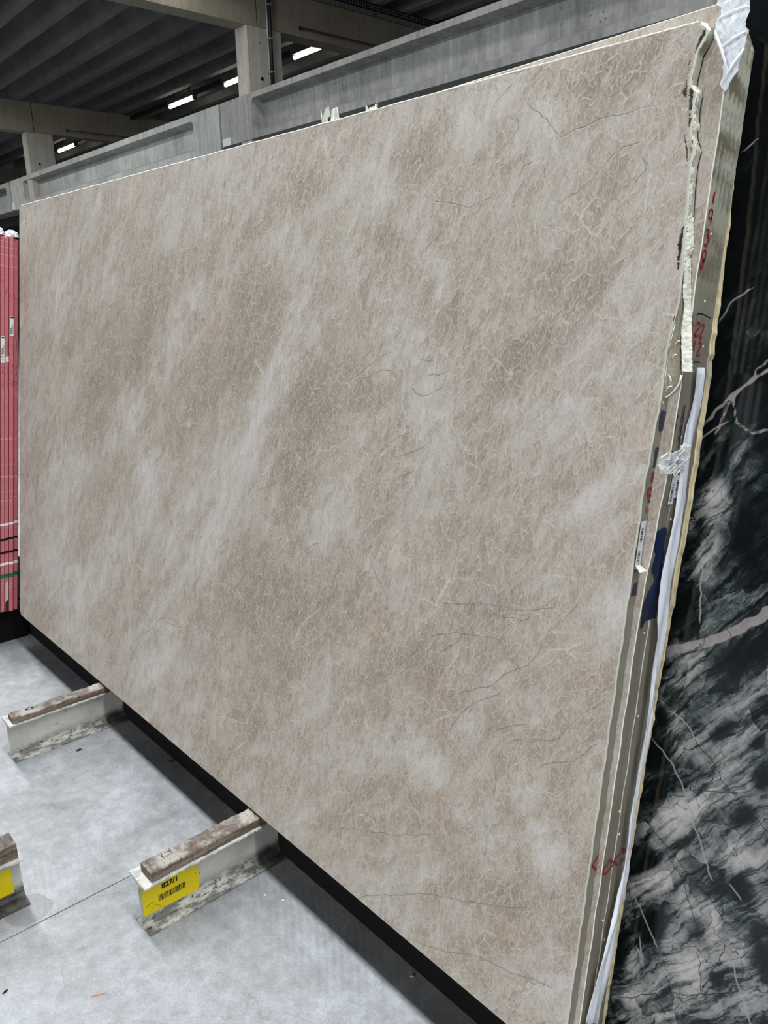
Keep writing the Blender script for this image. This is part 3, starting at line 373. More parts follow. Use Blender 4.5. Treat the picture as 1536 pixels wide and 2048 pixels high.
# ------------------------------------------------------------------ floor, walls and roof
JX = -1.932
m = MB()
for x0, x1 in ((-60, JX - .0018), (JX + .0018, 6)):
    m.add([(x0, -8, 0), (x1, -8, 0), (x1, 18, 0), (x0, 18, 0)], [(0, 1, 2, 3)])
m.add([(JX - .0018, -8, 0), (JX - .0018, 18, 0), (JX - .0018, 18, -.012), (JX - .0018, -8, -.012)], [(0, 1, 2, 3)])
m.add([(JX + .0018, -8, 0), (JX + .0018, 18, 0), (JX + .0018, 18, -.012), (JX + .0018, -8, -.012)], [(3, 2, 1, 0)])
fl = m.build('floor', M_FLOOR)
tag(fl, kind='structure')
j = MB().add([(JX - .0018, -8, -.012), (JX + .0018, -8, -.012), (JX + .0018, 18, -.012), (JX - .0018, 18, -.012)], [(0, 1, 2, 3)]).build('expansion_joint', M_BLACK, fl)

RZ = 6.62
ceil = tag(MB().box(-60, 6, 3.3, 18, 7.02, 7.14).build('ceiling', M_RIB), kind='structure')
prof = [(-.085, 0), (.075, 0), (.20, .40), (-.20, .40)]
proto = None
k = -8
while True:
    yc = 7.966 - .075 + .703 * k
    if yc > 17.5: break
    if yc > 3.6:
        if proto is None:
            proto = MB().prism(prof, 'x', -60, 6).build('ceiling_rib', M_RIB, ceil)
            proto.location = (0, yc, RZ)
        else:
            c = proto.copy(); COL.objects.link(c); c.parent = ceil; c.location = (0, yc, RZ)
    k += 1

YG = 8.0
def roof_beam(x0, y0, y1, joint):
    """precast beam across the hall, with a slot along its web"""
    xb = x0 - .34
    b = empty('concrete_beam', (x0 - .17, joint, 5.9)); tag(b, kind='structure')
    inv = Vector(b.location)
    def seg(a, c, slot):
        z0, z1 = 5.9 - inv.z, RZ - inv.z
        X0, X1 = xb - inv.x, x0 - inv.x
        if slot:
            p = [(X0, z0), (X1, z0), (X1, z0 + .10), (X1 - .10, z0 + .125), (X1 - .10, z0 + .16), (X1, z0 + .165), (X1, z1), (X0, z1)]
        else:
            p = [(X0, z0), (X1, z0), (X1, z1), (X0, z1)]
        return MB().prism(p, 'y', a - inv.y, c - inv.y)
    m1 = seg(y0, joint - .012, False)
    m1.build('beam_segment', M_BEAM, b)
    m2 = seg(joint + .012, joint + .85, False)
    s = seg(joint + .85, joint + 3.0, True); m2.add(s.v, s.f)
    s = seg(joint + 3.0, y1, False); m2.add(s.v, s.f)
    m2.build('beam_segment', M_BEAM, b)
    MB().box(xb + .02 - inv.x, x0 - .03 - inv.x, -.012, .012, .01, RZ - 5.92).build('joint_filler', M_BLACK, b)
    return b
roof_beam(-12.26, 3.4, 17.5, 8.26)
roof_beam(-22.95, 3.4, 17.5, 8.26)
roof_beam(-34.0, 3.4, 17.5, 8.26)

def pillar(x0, x1):
    m = MB()
    e = .03
    pr = [(x0 + e, YG + .02), (x1 - e, YG + .02), (x1, YG + .02 + e), (x1, 8.72), (x0, 8.72), (x0, YG + .02 + e)]
    m.prism(pr, 'z', 0, 5.895)
    o = m.build('concrete_pillar', M_PILLAR); tag(o, kind='structure')
    h = MB().tube([(x1 - .02, 8.30, 5.13), (x1 + .004, 8.30, 5.13)], .03, 10).build('anchor_hole', M_BLACK, o)
    return o
pillar(-12.60, -12.26)
pillar(-23.26, -22.95)
pillar(-34.3, -34.0)

# crane girder: precast segments with a sunk panel framed by rims
GT, GB = 4.868, 4.10
def girder(x0, x1, rx0, rx1, rz0, rz1, mat, GB):
    o = MB()
    zo, d, sl, r = YG, .22, .10, .10
    def arc(cx, cz, a0, rr, n=6):
        return [(cx + rr * math.cos(a0 + math.pi / 2 * i / (n - 1)), cz + rr * math.sin(a0 + math.pi / 2 * i / (n - 1))) for i in range(n)]
    def loop(x0_, x1_, z0_, z1_, rr):
        return arc(x1_ - rr, z0_ + rr, -math.pi / 2, rr) + arc(x1_ - rr, z1_ - rr, 0, rr) + arc(x0_ + rr, z1_ - rr, math.pi / 2, rr) + arc(x0_ + rr, z0_ + rr, math.pi, rr)
    L = loop(rx0, rx1, rz0, rz1, r)
    I = loop(rx0 + .05, rx1 - .05, rz0 + sl, rz1 - .03, r * .7)
    n = len(L)
    def outer(p):
        # project the rounded loop point on the outer rectangle
        x = x0 if p[0] < rx0 + r * 1.01 else x1 if p[0] > rx1 - r * 1.01 else p[0]
        z = GB if p[1] < rz0 + r * 1.01 else GT if p[1] > rz1 - r * 1.01 else p[1]
        return (x, z)
    vs = [(p[0], zo, p[1]) for p in L] + [(p[0], zo + d, p[1]) for p in I]
    fs = [(i, (i + 1) % n, n + (i + 1) % n, n + i) for i in range(n)] + [tuple(range(n, 2 * n))]
    o.add(vs, fs)
    # rims around
    o.add([(x0, zo, rz0), (rx0, zo, rz0), (rx0, zo, rz1), (x0, zo, rz1)], [(0, 1, 2, 3)])
    o.add([(rx1, zo, rz0), (x1, zo, rz0), (x1, zo, rz1), (rx1, zo, rz1)], [(0, 1, 2, 3)])
    o.add([(x0, zo, rz1), (x1, zo, rz1), (x1, zo, GT), (x0, zo, GT)], [(0, 1, 2, 3)])
    o.add([(x0, zo, GB), (x1, zo, GB), (x1, zo, rz0), (x0, zo, rz0)], [(0, 1, 2, 3)])
    for cx, cz, k in ((rx1, rz0, 0), (rx1, rz1, 1), (rx0, rz1, 2), (rx0, rz0, 3)):
        pts = L[k * 6:(k + 1) * 6]
        o.add([(cx, zo, cz)] + [(p[0], zo, p[1]) for p in pts], [tuple(range(7))])
    # top, ends, back, underside
    o.add([(x0, zo, GT), (x1, zo, GT), (x1, zo + .5, GT), (x0, zo + .5, GT)], [(0, 1, 2, 3)])
    o.add([(x0, zo, GB), (x1, zo, GB), (x1, zo + .5, GB), (x0, zo + .5, GB)], [(3, 2, 1, 0)])
    o.add([(x0, zo + .5, GB), (x1, zo + .5, GB), (x1, zo + .5, GT), (x0, zo + .5, GT)], [(3, 2, 1, 0)])
    for x in (x0, x1):
        o.add([(x, zo, GB), (x, zo + .5, GB), (x, zo + .5, GT), (x, zo, GT)], [(0, 1, 2, 3)])
    g = o.build('concrete_girder', mat); tag(g, kind='structure')
    return g
J1, J2 = -13.2, -24.64
girder(J1 + .03, 4, -12.2, 3, 4.262, 4.785, M_GIRDER, 4.168)
girder(J2 + .03, J1 - .03, -23.57, -14.16, 4.245, 4.755, M_GIRDER2, GB)
girder(-38, J2 - .03, -37, -25.0 + .0, 4.245, 4.755, M_GIRDER, GB)
g = MB().box(J1 + .05, J1 + .32, YG - .012, YG, 4.17, 4.29).build('trim_patch', M_PALEPATCH); tag(g, kind='structure')
g = MB().box(J2 + .0, J2 + .26, YG - .012, YG, GB + .02, GB + .20).build('trim_patch', M_PALEPATCH); tag(g, kind='structure')
g = MB().box(-60, 6, 8.52, 8.9, 3.84, 4.09).build('girder_void_strip', M_BLACK); tag(g, kind='structure')  # added black strip standing in for the dark void under the girder
w = MB().box(-60, 6, 17.6, 17.9, 0, 7.1).build('wall_back', concrete('wall_panels', srgb(84, 86, 88), srgb(112, 114, 116))); tag(w, kind='structure')

# drain pipe down the pillar, cable tray over the beam
p = empty('drain_pipe', (-12.17, 8.45, 4.87))
tag(p, 'thin dark vertical pipe clipped to the face of the near concrete pillar', 'pipe')
q = MB().tube([(0, 0, 0), (0, 0, 1.9)], .03, 10).build('pipe_run', M_DARKSTEEL, p, True)
MB().tube([(-.05, -.02, 0), (-.05, -.02, 2.0)], .012, 8).build('cable', plain('grey_cable', srgb(160, 160, 158)), p, True)
for z in (.35, .85, 1.35, 1.8):
    MB().box(-.09, .04, -.035, .035, z, z + .03).build('pipe_clip', plain('zinc_clip', srgb(150, 150, 150), .4, .5, metal=.6) if z == .35 else bpy.data.materials['zinc_clip'], p)
p = empty('cable_tray', (-12.10, 9.2, 6.5))
tag(p, 'perforated dark cable tray running along the top of the near roof beam', 'tray')
MB().box(-.11, -.10, -.6, 6, .0, .12).box(.10, .11, -.6, 6, .0, .12).build('side_rail', M_DARKSTEEL, p)
m = MB()
for i in range(110):
    m.box(-.10, .10, -.55 + i * .06, -.525 + i * .06, 0, .012)
    m.box(.112, .116, -.55 + i * .06, -.53 + i * .06, .03, .05)
    m.box(.112, .116, -.55 + i * .06, -.53 + i * .06, .07, .09)
tag(m.build('tray_rungs', plain('zinc_rungs', srgb(120, 120, 118), .5, .4), p), kind='stuff')
MB().box(-.03, .03, 1.5, 1.56, .0, .5).build('hanger', M_DARKSTEEL, p)

# fluorescent lamps under the ribs
M_TUBE = NT('lamp_tube')
e = M_TUBE.node('ShaderNodeEmission')
e.inputs[0].default_value = (1.0, 1.0, .80, 1)
e.inputs[1].default_value = 14
M_TUBE.l.new(e.outputs[0], M_TUBE.n['Material Output'].inputs[0])
M_TUBE = M_TUBE.m
M_LAMP = plain('lamp_housing', srgb(70, 70, 68), .5, .4)
lamp_labels = ['lit strip lamp nearest the camera, right of the near concrete pillar', 'lit strip lamp half hidden behind the near concrete pillar',
    'lit strip lamp next after the near pillar, above the recessed girder panel', 'lit strip lamp between the far pillar and the far end of the lamp row',
    'short lit strip lamp just beside the far concrete pillar']
for (x0, x1), lb in zip(((-15.07, -14.05), (-17.87, -16.6), (-20.67, -19.33), (-28.62, -27.12), (-31.2, -29.95)), lamp_labels):
    p = empty('strip_lamp', ((x0 + x1) / 2, 11.03, RZ + .005)); tag(p, lb, 'lamp', 'strip lamps under the roof')
    h = (x1 - x0) / 2
    MB().box(-h - .05, h + .05, -.06, .06, -.12, .0).box(-h * .6 - .02, -h * .6 + .02, -.02, .02, 0, .40).box(h * .6 - .02, h * .6 + .02, -.02, .02, 0, .40).build('housing', M_LAMP, p)
    MB().tube([(-h, 0, -.17), (h, 0, -.17)], .036, 10).build('tube', M_TUBE, p, True)
    for s in (-1, 1):
        MB().box(s * h - .03, s * h + .03, -.05, .05, -.215, -.12).build('end_cap', M_LAMP, p)
p = empty('lamp_trunking', (-18, 11.03, RZ)); tag(p, 'long dark trunking bar joining the row of strip lamps', 'trunking')
for a, b in ((-16.50, -15.18), (-19.24, -17.97), (-27.02, -20.78), (-29.86, -28.72)):
    MB().box(a + 18, b + 18, -.05, .05, -.10, -.01).build('trunking_bar', M_DARKSTEEL, p)

# ------------------------------------------------------------------ steel beams with wooden battens
def painted_steel():
    t = NT('chipped_white_steel')
    v = t.coord()
    n1 = t.noise(v, 7, 6, .65)
    n2 = t.noise(t.coord((1, .5, 1)), 34, 7, .72)
    c = t.ramp(n1, [(.3, srgb(170, 170, 162)), (.62, srgb(206, 206, 198))])
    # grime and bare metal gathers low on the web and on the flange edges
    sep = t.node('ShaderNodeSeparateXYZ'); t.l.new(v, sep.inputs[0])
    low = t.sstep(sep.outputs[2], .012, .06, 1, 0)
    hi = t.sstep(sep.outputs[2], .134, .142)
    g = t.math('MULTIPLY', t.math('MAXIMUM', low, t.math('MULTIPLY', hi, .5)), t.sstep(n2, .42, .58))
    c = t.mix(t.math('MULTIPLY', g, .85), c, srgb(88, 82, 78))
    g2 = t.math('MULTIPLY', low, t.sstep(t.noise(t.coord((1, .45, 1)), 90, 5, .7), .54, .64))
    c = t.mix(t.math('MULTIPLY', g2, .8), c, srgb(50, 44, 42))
    # black dents
    sp = t.math('MULTIPLY', t.sstep(t.voro(v, 26, 'F1'), .07, .10, 1, 0), t.sstep(t.noise(v, 9, 2), .52, .6))
    c = t.mix(t.math('MULTIPLY', sp, .85), c, srgb(30, 28, 28))
    # rust spots
    r = t.sstep(t.noise(v, 20, 6, .7, .6), .64, .70)
    c = t.mix(t.math('MULTIPLY', r, .6), c, srgb(120, 74, 48))
    # black low on the web towards the slabs
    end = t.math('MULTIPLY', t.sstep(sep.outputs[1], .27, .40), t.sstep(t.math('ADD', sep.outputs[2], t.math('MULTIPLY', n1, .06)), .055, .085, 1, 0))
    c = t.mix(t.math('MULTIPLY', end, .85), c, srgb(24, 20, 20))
    t.base(c, .55, .35)
    t.bump(t.math('ADD', n2, t.math('MULTIPLY', g2, -1)), .35, .002)
    return t.m
M_STEEL = painted_steel()
def wood():
    t = NT('weathered_batten_wood')
    v = t.coord((26, 1.6, 26))
    n = t.noise(v, 2.2, 7, .7, .6)
    n2 = t.noise(t.coord(), 16, 5, .65)
    c = t.ramp(n, [(.34, srgb(76, 64, 55)), (.52, srgb(112, 97, 85)), (.68, srgb(146, 133, 121))])
    geo = t.node('ShaderNodeNewGeometry')
    sp = t.node('ShaderNodeSeparateXYZ'); t.l.new(geo.outputs['Normal'], sp.inputs[0])
    # worn grey top
    c = t.mix(t.math('MULTIPLY', t.sstep(sp.outputs[2], .5, .9), .75), c, t.mix(t.sstep(n2, .40, .62), srgb(104, 95, 88), srgb(178, 172, 164)))
    cx = t.noise(t.coord((14, 50, 10)), 2.5, 5, .75, 1.4)
    c = t.mix(t.math('MULTIPLY', t.sstep(cx, .60, .68), .6), c, srgb(78, 66, 60))
    t.base(c, .85, .2)
    t.bump(t.math('ADD', t.math('ADD', n, n2), t.math('MULTIPLY', t.sstep(cx, .58, .68), -1.2)), .8, .004)
    return t.m
M_WOOD = wood()
M_YELLOW = None
def yellow():
    t = NT('yellow_sticker_vinyl')
    n = t.noise(t.coord((1, 6, 90)), 3, 5, .7)
    n2 = t.noise(t.coord(), 12, 4)
    c = t.mix(t.sstep(n, .60, .72), srgb(240, 214, 10), srgb(176, 160, 40))
    c = t.mix(t.math('MULTIPLY', t.sstep(n2, .3, .7, 0, .25), 1.0), c, srgb(214, 196, 8))
    t.base(c, .45, .4)
    return t.m
M_YELLOW = yellow()
M_INKBLACK = plain('black_print', srgb(18, 18, 18), .5, .3)

HW = .147
def i_beam(x, y0, y1, label, w=.046):
    """x: web centre"""
    p = empty('steel_beam', (x, y0, 0)); tag(p, label, 'beam', 'steel support beams on the floor')
    L = y1 - y0
    f, wb = .0065, .0035
    pr = [(-w, 0), (w, 0), (w, .005), (wb + .010, f + .003), (wb + .003, f + .010), (wb, f + .02), (wb, HW - f - .02), (wb + .003, HW - f - .01), (wb + .01, HW - f - .003), (w, HW - .005), (w, HW), (-w, HW), (-w, HW - .005),
          (-wb - .01, HW - f - .003), (-wb - .003, HW - f - .01), (-wb, HW - f - .02), (-wb, f + .02), (-wb - .003, f + .010), (-wb - .010, f + .003), (-w, .005)]
    n = len(pr)
    m = MB()
    N = 40
    R = random.Random(int(abs(x) * 100))
    vs = []
    for i in range(N + 1):
        yy = L * i / N
        for (a, b) in pr:
            ja = R.uniform(-.0012, .0012) if abs(a) > w - .001 else 0
            vs.append((a + ja, yy, b))
    fs = [(i * n + k, i * n + (k + 1) % n, (i + 1) * n + (k + 1) % n, (i + 1) * n + k) for i in range(N) for k in range(n)]
    fs += [tuple(range(n - 1, -1, -1)), tuple(range(N * n, N * n + n))]
    m.add(vs, fs)
    m.build('beam_body', M_STEEL, p)
    return p

def batten(x0, x1, y0, y1, h, label, seed, knot=None):
    p = empty('wooden_batten', ((x0 + x1) / 2, y0, HW)); tag(p, label, 'batten', 'wooden battens lying on the steel beams')
    R = random.Random(seed)
    N, K = 60, 14
    w = (x1 - x0) / 2
    L = y1 - y0
    # rounded rectangle section, edges worn
    sec = []
    for (cx, cz, a0) in ((w, 0, -90), (w, h, 0), (-w, h, 90), (-w, 0, 180)):
        r = .0035 if cz == 0 else .006
        sx, sz = (cx - math.copysign(r, cx)), (r if cz == 0 else cz - r)
        for k in range(4):
            a = math.radians(a0 + 30 * k)
            sec.append((sx + r * math.cos(a), sz + r * math.sin(a)))
    top = []
    for k in range(5):
        pass
    n = len(sec)
    vs = []
    ph = [R.uniform(0, 6) for _ in range(6)]
    def wob(y, q):
        return .0004 * math.sin(y * 31 + ph[0] + q) + .0003 * math.sin(y * 97 + ph[1] + 2 * q) + .0003 * math.sin(y * 230 + ph[2] + q) + R.uniform(-.0003, .0003)
    for i in range(N + 1):
        yy = L * i / N
        e = 1 - .25 * math.exp(-min(yy, L - yy) / .006)
        for (a, b) in sec:
            sid = 1 if b > h / 2 else 0
            da = wob(yy, 1 if a > 0 else 3) * 1.6
            db = wob(yy, 5) * 1.8 * sid
            if sid and a > 0:
                db -= max(0, .0016 * math.sin(yy * 17 + ph[3])) 
                da -= max(0, .0012 * math.sin(yy * 23 + ph[4]))
            vs.append((a + da, yy, max(.0002, b + db - (0 if e > .99 else (1 - e) * .004 * sid))))
    fs = [(i * n + k, i * n + (k + 1) % n, (i + 1) * n + (k + 1) % n, (i + 1) * n + k) for i in range(N) for k in range(n)]
    fs += [tuple(range(n - 1, -1, -1)), tuple(range(N * n, N * n + n))]
    o = MB().add(vs, fs).build('batten_body', M_WOOD, p)
    if knot:
        kx, ky = knot
        kv = [(kx + .008 * math.cos(a), ky + .016 * math.sin(a), h + .0016) for a in np.linspace(0, 2 * math.pi, 13)[:-1]]
        kv2 = [(kx + .005 * math.cos(a), ky + .011 * math.sin(a), h - .0005) for a in np.linspace(0, 2 * math.pi, 13)[:-1]]
        MB().add(kv + kv2, [(i, (i + 1) % 12, 12 + (i + 1) % 12, 12 + i) for i in range(12)] + [tuple(range(12, 24))]).build('knot_hole', plain('knot_black', srgb(34, 30, 28)), p)
    return p

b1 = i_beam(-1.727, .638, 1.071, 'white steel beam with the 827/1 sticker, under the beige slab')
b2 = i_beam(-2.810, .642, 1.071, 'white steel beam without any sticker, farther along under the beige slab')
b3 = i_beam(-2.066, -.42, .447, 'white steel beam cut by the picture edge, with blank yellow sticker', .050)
batten(-1.752, -1.690, .663, 1.068, .0275, 'grey brown batten with black knot lying on the stickered beam', 3, (-.012, .065))
batten(-2.826, -2.770, .657, 1.068, .0235, 'grey brown batten with pale worn patch on the farther beam', 5, (-.008, .07))
batten(-2.098, -2.030, -.42, .440, .046, 'thick grey batten with rounded end on the beam at the picture edge', 9)

def flat_poly(name, pts, mat, parent, z=0.):
    return mesh(name, pts, [tuple(range(len(pts)))], mat, parent)

def text_mesh(name, body, size, mat, parent, mw, bold=0.0, extr=.0002, align='LEFT'):
    cu = bpy.data.curves.new(name, 'FONT')
    cu.body = body
    cu.size = size
    cu.offset = bold
    cu.extrude = extr
    cu.resolution_u = 3
    cu.align_x = align
    o = bpy.data.objects.new(name, cu)
    COL.objects.link(o)
    dg = bpy.context.evaluated_depsgraph_get()
    me = bpy.data.meshes.new_from_object(o.evaluated_get(dg))
    bpy.data.objects.remove(o)
    me.name = name
    me.materials.clear()
    me.materials.append(mat)
    q = bpy.data.objects.new(name, me)
    COL.objects.link(q)
    q.parent = parent
    q.matrix_local = mw
    return q

# sticker on the near beam: frame x'= +Y of the world, y' = Z, facing +X
FX = Matrix(((0, 0, 1), (1, 0, 0), (0, 1, 0))).to_4x4()
def sticker_frame(x, y, z):
    M = FX.copy(); M.translation = Vector((x, y, z)); return M
xs = .0040
lab = MB().add([(xs, .006, .030), (xs, .160, .024), (xs, .170, .034), (xs, .170, .120), (xs, .162, .1275), (xs, .008, .1275)], [tuple(range(6))]).build('yellow_label', M_YELLOW, b1)
lab['label'] = 'yellow barcode sticker reading 827/1'
text_mesh('number_print', '827/1', .0215, M_INKBLACK, lab, sticker_frame(xs + .0004, .062, .0868), .0007)
m = MB(); y = .051
R = random.Random(2)
while y < .128:
    w_ = R.choice((.0010, .0018, .0026, .0012)); m.add([(xs + .0004, y, .053), (xs + .0004, y + w_, .053), (xs + .0004, y + w_, .072), (xs + .0004, y, .072)], [(0, 1, 2, 3)])
    y += w_ + R.choice((.0009, .0014, .002))
m.build('barcode', M_INKBLACK, lab)
for pts, ww in (([(.016, .056), (.024, .0585), (.036, .061)], .0016), ([(.026, .034), (.034, .046), (.045, .047), (.052, .040), (.055, .033)], .0008), ([(.160, .076), (.163, .081)], .0012)):
    v, f = ribbon(pts, ww)
    MB().add([(xs + .0005, a, b) for a, b in v], f).build('smudge', bpy.data.materials.get('grey_smudge') or plain('grey_smudge', srgb(120, 112, 30)), lab)
lab = MB().add([(xs, .60, .026), (xs, .842, .026), (xs, .842, .108), (xs, .60, .108)], [(0, 1, 2, 3)]).build('yellow_label', M_YELLOW, b3)
MB().add([(xs + .0004, .742, .05), (xs + .0004, .757, .05), (xs + .0004, .757, .075), (xs + .0004, .742, .075)], [(0, 1, 2, 3)]).build('print_end', M_INKBLACK, lab)

# black base rail carrying the stacks
p = empty('rail_and_shade_block', (-3, 1.2, 0)); tag(p, 'long black base rail on the floor under the leaning slabs', 'rail')
MB().prism([(-.128, 0), (.12, 0), (.12, .135), (-.128, .168)], 'x', -9, 4.2).build('rail_body', M_BLACK, p)
p = empty('rail_and_shade_block', (-6.4, .87, 0)); tag(p, 'black block standing in for the shade under the red wrapped slabs', 'rail')
MB().prism([(-.02, 0), (.19, 0), (.19, .166), (-.02, .196)], 'x', -2.6, 2.5).build('rail_body', M_BLACK, p)  # black block painting the deep shade below the red slabs

# ------------------------------------------------------------------ stone
def smooth(pts, n=5):
    P = [np.array(p, float) for p in pts]
    if len(P) < 3: return P
    E = [2 * P[0] - P[1]] + P + [2 * P[-1] - P[-2]]
    Q = []
    for i in range(1, len(E) - 2):
        a, b, c, d = E[i - 1:i + 3]
        for k in range(n):
            t = k / n
            Q.append(.5 * ((2 * b) + (-a + c) * t + (2 * a - 5 * b + 4 * c - d) * t * t + (-a + 3 * b - 3 * c + d) * t ** 3))
    return Q + [P[-1]]
def field(polys, P, cell, grow=.02):
    """signed and unsigned distance from points P (n,2) to polylines, plus width factor"""
    n = len(P)
    ud = np.full(n, 9.); sd = np.full(n, 9.)
    for pl in polys:
        A = np.array([tuple(q) for q in smooth(pl)], float)
        # roughen
        pts = [A[0]]
        for a, b in zip(A[:-1], A[1:]):
            L = np.hypot(*(b - a)); k = max(1, int(L / .012))
            nn = np.array([-(b - a)[1], (b - a)[0]]) / (L + 1e-9)
            for i in range(1, k + 1):
                j = rng.normal() * (.0013 if i == k else .0020)
                pts.append(a + (b - a) * i / k + nn * j)
        A = np.array(pts)
        lo, hi = A.min(0) - grow, A.max(0) + grow
        sel = np.where((P[:, 0] > lo[0]) & (P[:, 0] < hi[0]) & (P[:, 1] > lo[1]) & (P[:, 1] < hi[1]))[0]
        if not len(sel): continue
        Q = P[sel]
        for a, b in zip(A[:-1], A[1:]):
            d = b - a; L2 = d @ d + 1e-12
            near = np.where((np.abs(Q[:, 0] - (a[0] + b[0]) / 2) < grow + abs(d[0])) & (np.abs(Q[:, 1] - (a[1] + b[1]) / 2) < grow + abs(d[1])))[0]
            if not len(near): continue
            q = Q[near]
            t = np.clip(((q - a) @ d) / L2, 0, 1)
            r = q - (a + t[:, None] * d)
            dist = np.hypot(r[:, 0], r[:, 1])
            side = np.sign(d[0] * (q - a)[:, 1] - d[1] * (q - a)[:, 0] + 1e-12)
            g = sel[near]
            m_ = dist < ud[g]
            ud[g[m_]] = dist[m_]; sd[g[m_]] = dist[m_] * side[m_]
    return sd, ud

def tone_field(T, P):
    out = np.zeros(len(P))
    for cx, cy, ax, ay, bx, by, s in T:
        det = ax * by - ay * bx
        if abs(det) < 1e-9: continue
        dx, dy = P[:, 0] - cx, P[:, 1] - cy
        u = (dx * by - dy * bx) / det; v = (-dx * ay + dy * ax) / det
        r2 = u * u + v * v
        out += s * np.exp(-(r2 ** 1.6) * .6)
    return out

def add_attr(me, name, a):
    at = me.attributes.new(name, 'FLOAT', 'POINT')
    at.data.foreach_set('value', np.asarray(a, dtype=np.float32))

def beige(name, with_attr=True, shift=0.):
    t = NT(name)
    v0 = t.coord()
    geo = v0
    wr = t.vmath('MULTIPLY', t.vmath('SUBTRACT', t.noise(geo, 5, 4, .6, 0, 'Color'), (.5, .5, .5)), (.06, .06, 0))
    v = t.vmath('ADD', geo, wr)
    v = t.vmath('ADD', v, (shift, shift * .7, shift))
    rz = math.radians(44)
    # large drifting tone, stretched along the bedding
    big = t.noise(t.coord((2.6, .9, 1), (0, 0, rz), src=v), 1.6, 6, .6, .3)
    mid = t.noise(t.coord((2.2, .8, 1), (0, 0, rz), src=v), 9, 5, .62, .5)
    tone = t.math('ADD', t.math('MULTIPLY', t.math('SUBTRACT', big, .5), 2.2), t.math('MULTIPLY', t.math('SUBTRACT', mid, .5), 1.5))
    if with_attr:
        tone = t.math('ADD', tone, t.math('MULTIPLY', t.attr('tone'), .46))
    w1 = t.vmath('ADD', v, t.vmath('MULTIPLY', t.vmath('SUBTRACT', t.noise(geo, 55, 3, .6, 0, 'Color'), (.5, .5, .5)), (.010, .010, 0)))
    def cells(vec, scale):
        n_ = t.node('ShaderNodeTexVoronoi', feature='F1'); t.l.new(vec, n_.inputs['Vector']); n_.inputs['Scale'].default_value = scale
        s_ = t.node('ShaderNodeSeparateColor'); t.l.new(n_.outputs['Color'], s_.inputs[0])
        return t.math('SUBTRACT', s_.outputs[0], .5)
    tone = t.math('ADD', tone, t.math('MULTIPLY', cells(t.coord((1.3, .6, .01), (0, 0, math.radians(38)), src=w1), 17), .34))
    tone = t.math('ADD', tone, t.math('MULTIPLY', cells(t.coord((1.5, .55, .01), (0, 0, math.radians(16)), src=w1), 44), .42))
    tone = t.math('ADD', tone, t.math('MULTIPLY', cells(t.coord((1.6, .5, .01), (0, 0, math.radians(-10)), src=w1), 95), .38))
    f = t.sstep(tone, -1.25, 1.35)
    c = t.ramp(f, [(.08, srgb(130, 117, 105)), (.34, srgb(148, 136, 124)), (.56, srgb(164, 156, 146)), (.74, srgb(176, 170, 163)), (.92, srgb(188, 183, 180))])
    # warm and cool drifts
    warm = t.noise(v, 3.2, 4, .5)
    c = t.mix(t.sstep(warm, .55, .75, 0, .18), c, srgb(186, 168, 142))
    cool = t.noise(t.coord((1.4, 1, 1), src=v), 4.1, 4, .5)
    c = t.mix(t.sstep(cool, .52, .7, 0, .28), c, srgb(168, 164, 153))
    lil = t.noise(t.coord((1, 1, 1), (0, 0, 2), src=v), 5.2, 3, .5)
    c = t.mix(t.sstep(lil, .58, .74, 0, .30), c, srgb(184, 174, 176))
    # web of thin pale crystals
    e1 = t.voro(t.coord((1.5, .55, .01), (0, 0, math.radians(16)), src=w1), 44)
    e2 = t.voro(t.coord((1.6, .5, .01), (0, 0, math.radians(-10)), src=w1), 78)
    e3 = t.voro(t.coord((1.3, .6, .01), (0, 0, math.radians(38)), src=w1), 17)
    dens = t.sstep(f, .75, .25, .35, 1.)
    pn = t.sstep(t.noise(v, 30, 3), .30, .60, .25, 1.)
    l1 = t.math('MULTIPLY', t.math('MULTIPLY', t.sstep(e1, 0, .07, 1, 0), dens), pn)
    l2 = t.math('MULTIPLY', t.sstep(e2, 0, .09, 1, 0), t.math('MULTIPLY', dens, .8))
    l3 = t.math('MULTIPLY', t.sstep(e3, 0, .022, 1, 0), t.sstep(t.noise(v, 8, 3), .45, .65))
    c = t.mix(t.math('MULTIPLY', l1, .42), c, srgb(202, 193, 178))
    c = t.mix(t.math('MULTIPLY', l2, .34), c, srgb(196, 184, 164))
    c = t.mix(t.math('MULTIPLY', l3, .50), c, srgb(206, 198, 182))
    # darker lens-shaped grains
    g = t.noise(t.coord((2.4, .8, 1), (0, 0, math.radians(18)), src=w1), 60, 4, .7)
    c = t.mix(t.sstep(g, .54, .72, 0, .42), c, srgb(132, 120, 108))
    g2 = t.noise(t.coord((2.8, .8, 1), (0, 0, math.radians(4)), src=w1), 150, 3, .7)
    c = t.mix(t.sstep(g2, .46, .66, 0, .42), c, srgb(196, 188, 176))
    c = t.mix(t.sstep(g2, .50, .30, 0, .36), c, srgb(124, 114, 104))
    bl = t.math('SUBTRACT', t.math('MULTIPLY', l1, .6), t.math('MULTIPLY', g, .7))
    # faint random hairlines
    hv = t.vmath('ADD', v, t.vmath('MULTIPLY', t.vmath('SUBTRACT', t.noise(geo, 9, 4, .65, 0, 'Color'), (.5, .5, .5)), (.16, .16, 0)))
    hl = t.math('MULTIPLY', t.sstep(t.voro(t.coord((1, 1, .01), (0, 0, .7), src=hv), 5.5), 0, .007, 1, 0), t.sstep(t.noise(v, 3.4, 3), .47, .6))
    c = t.mix(t.math('MULTIPLY', hl, .42), c, srgb(118, 110, 100))
    bl = t.math('SUBTRACT', bl, t.math('MULTIPLY', hl, .8))
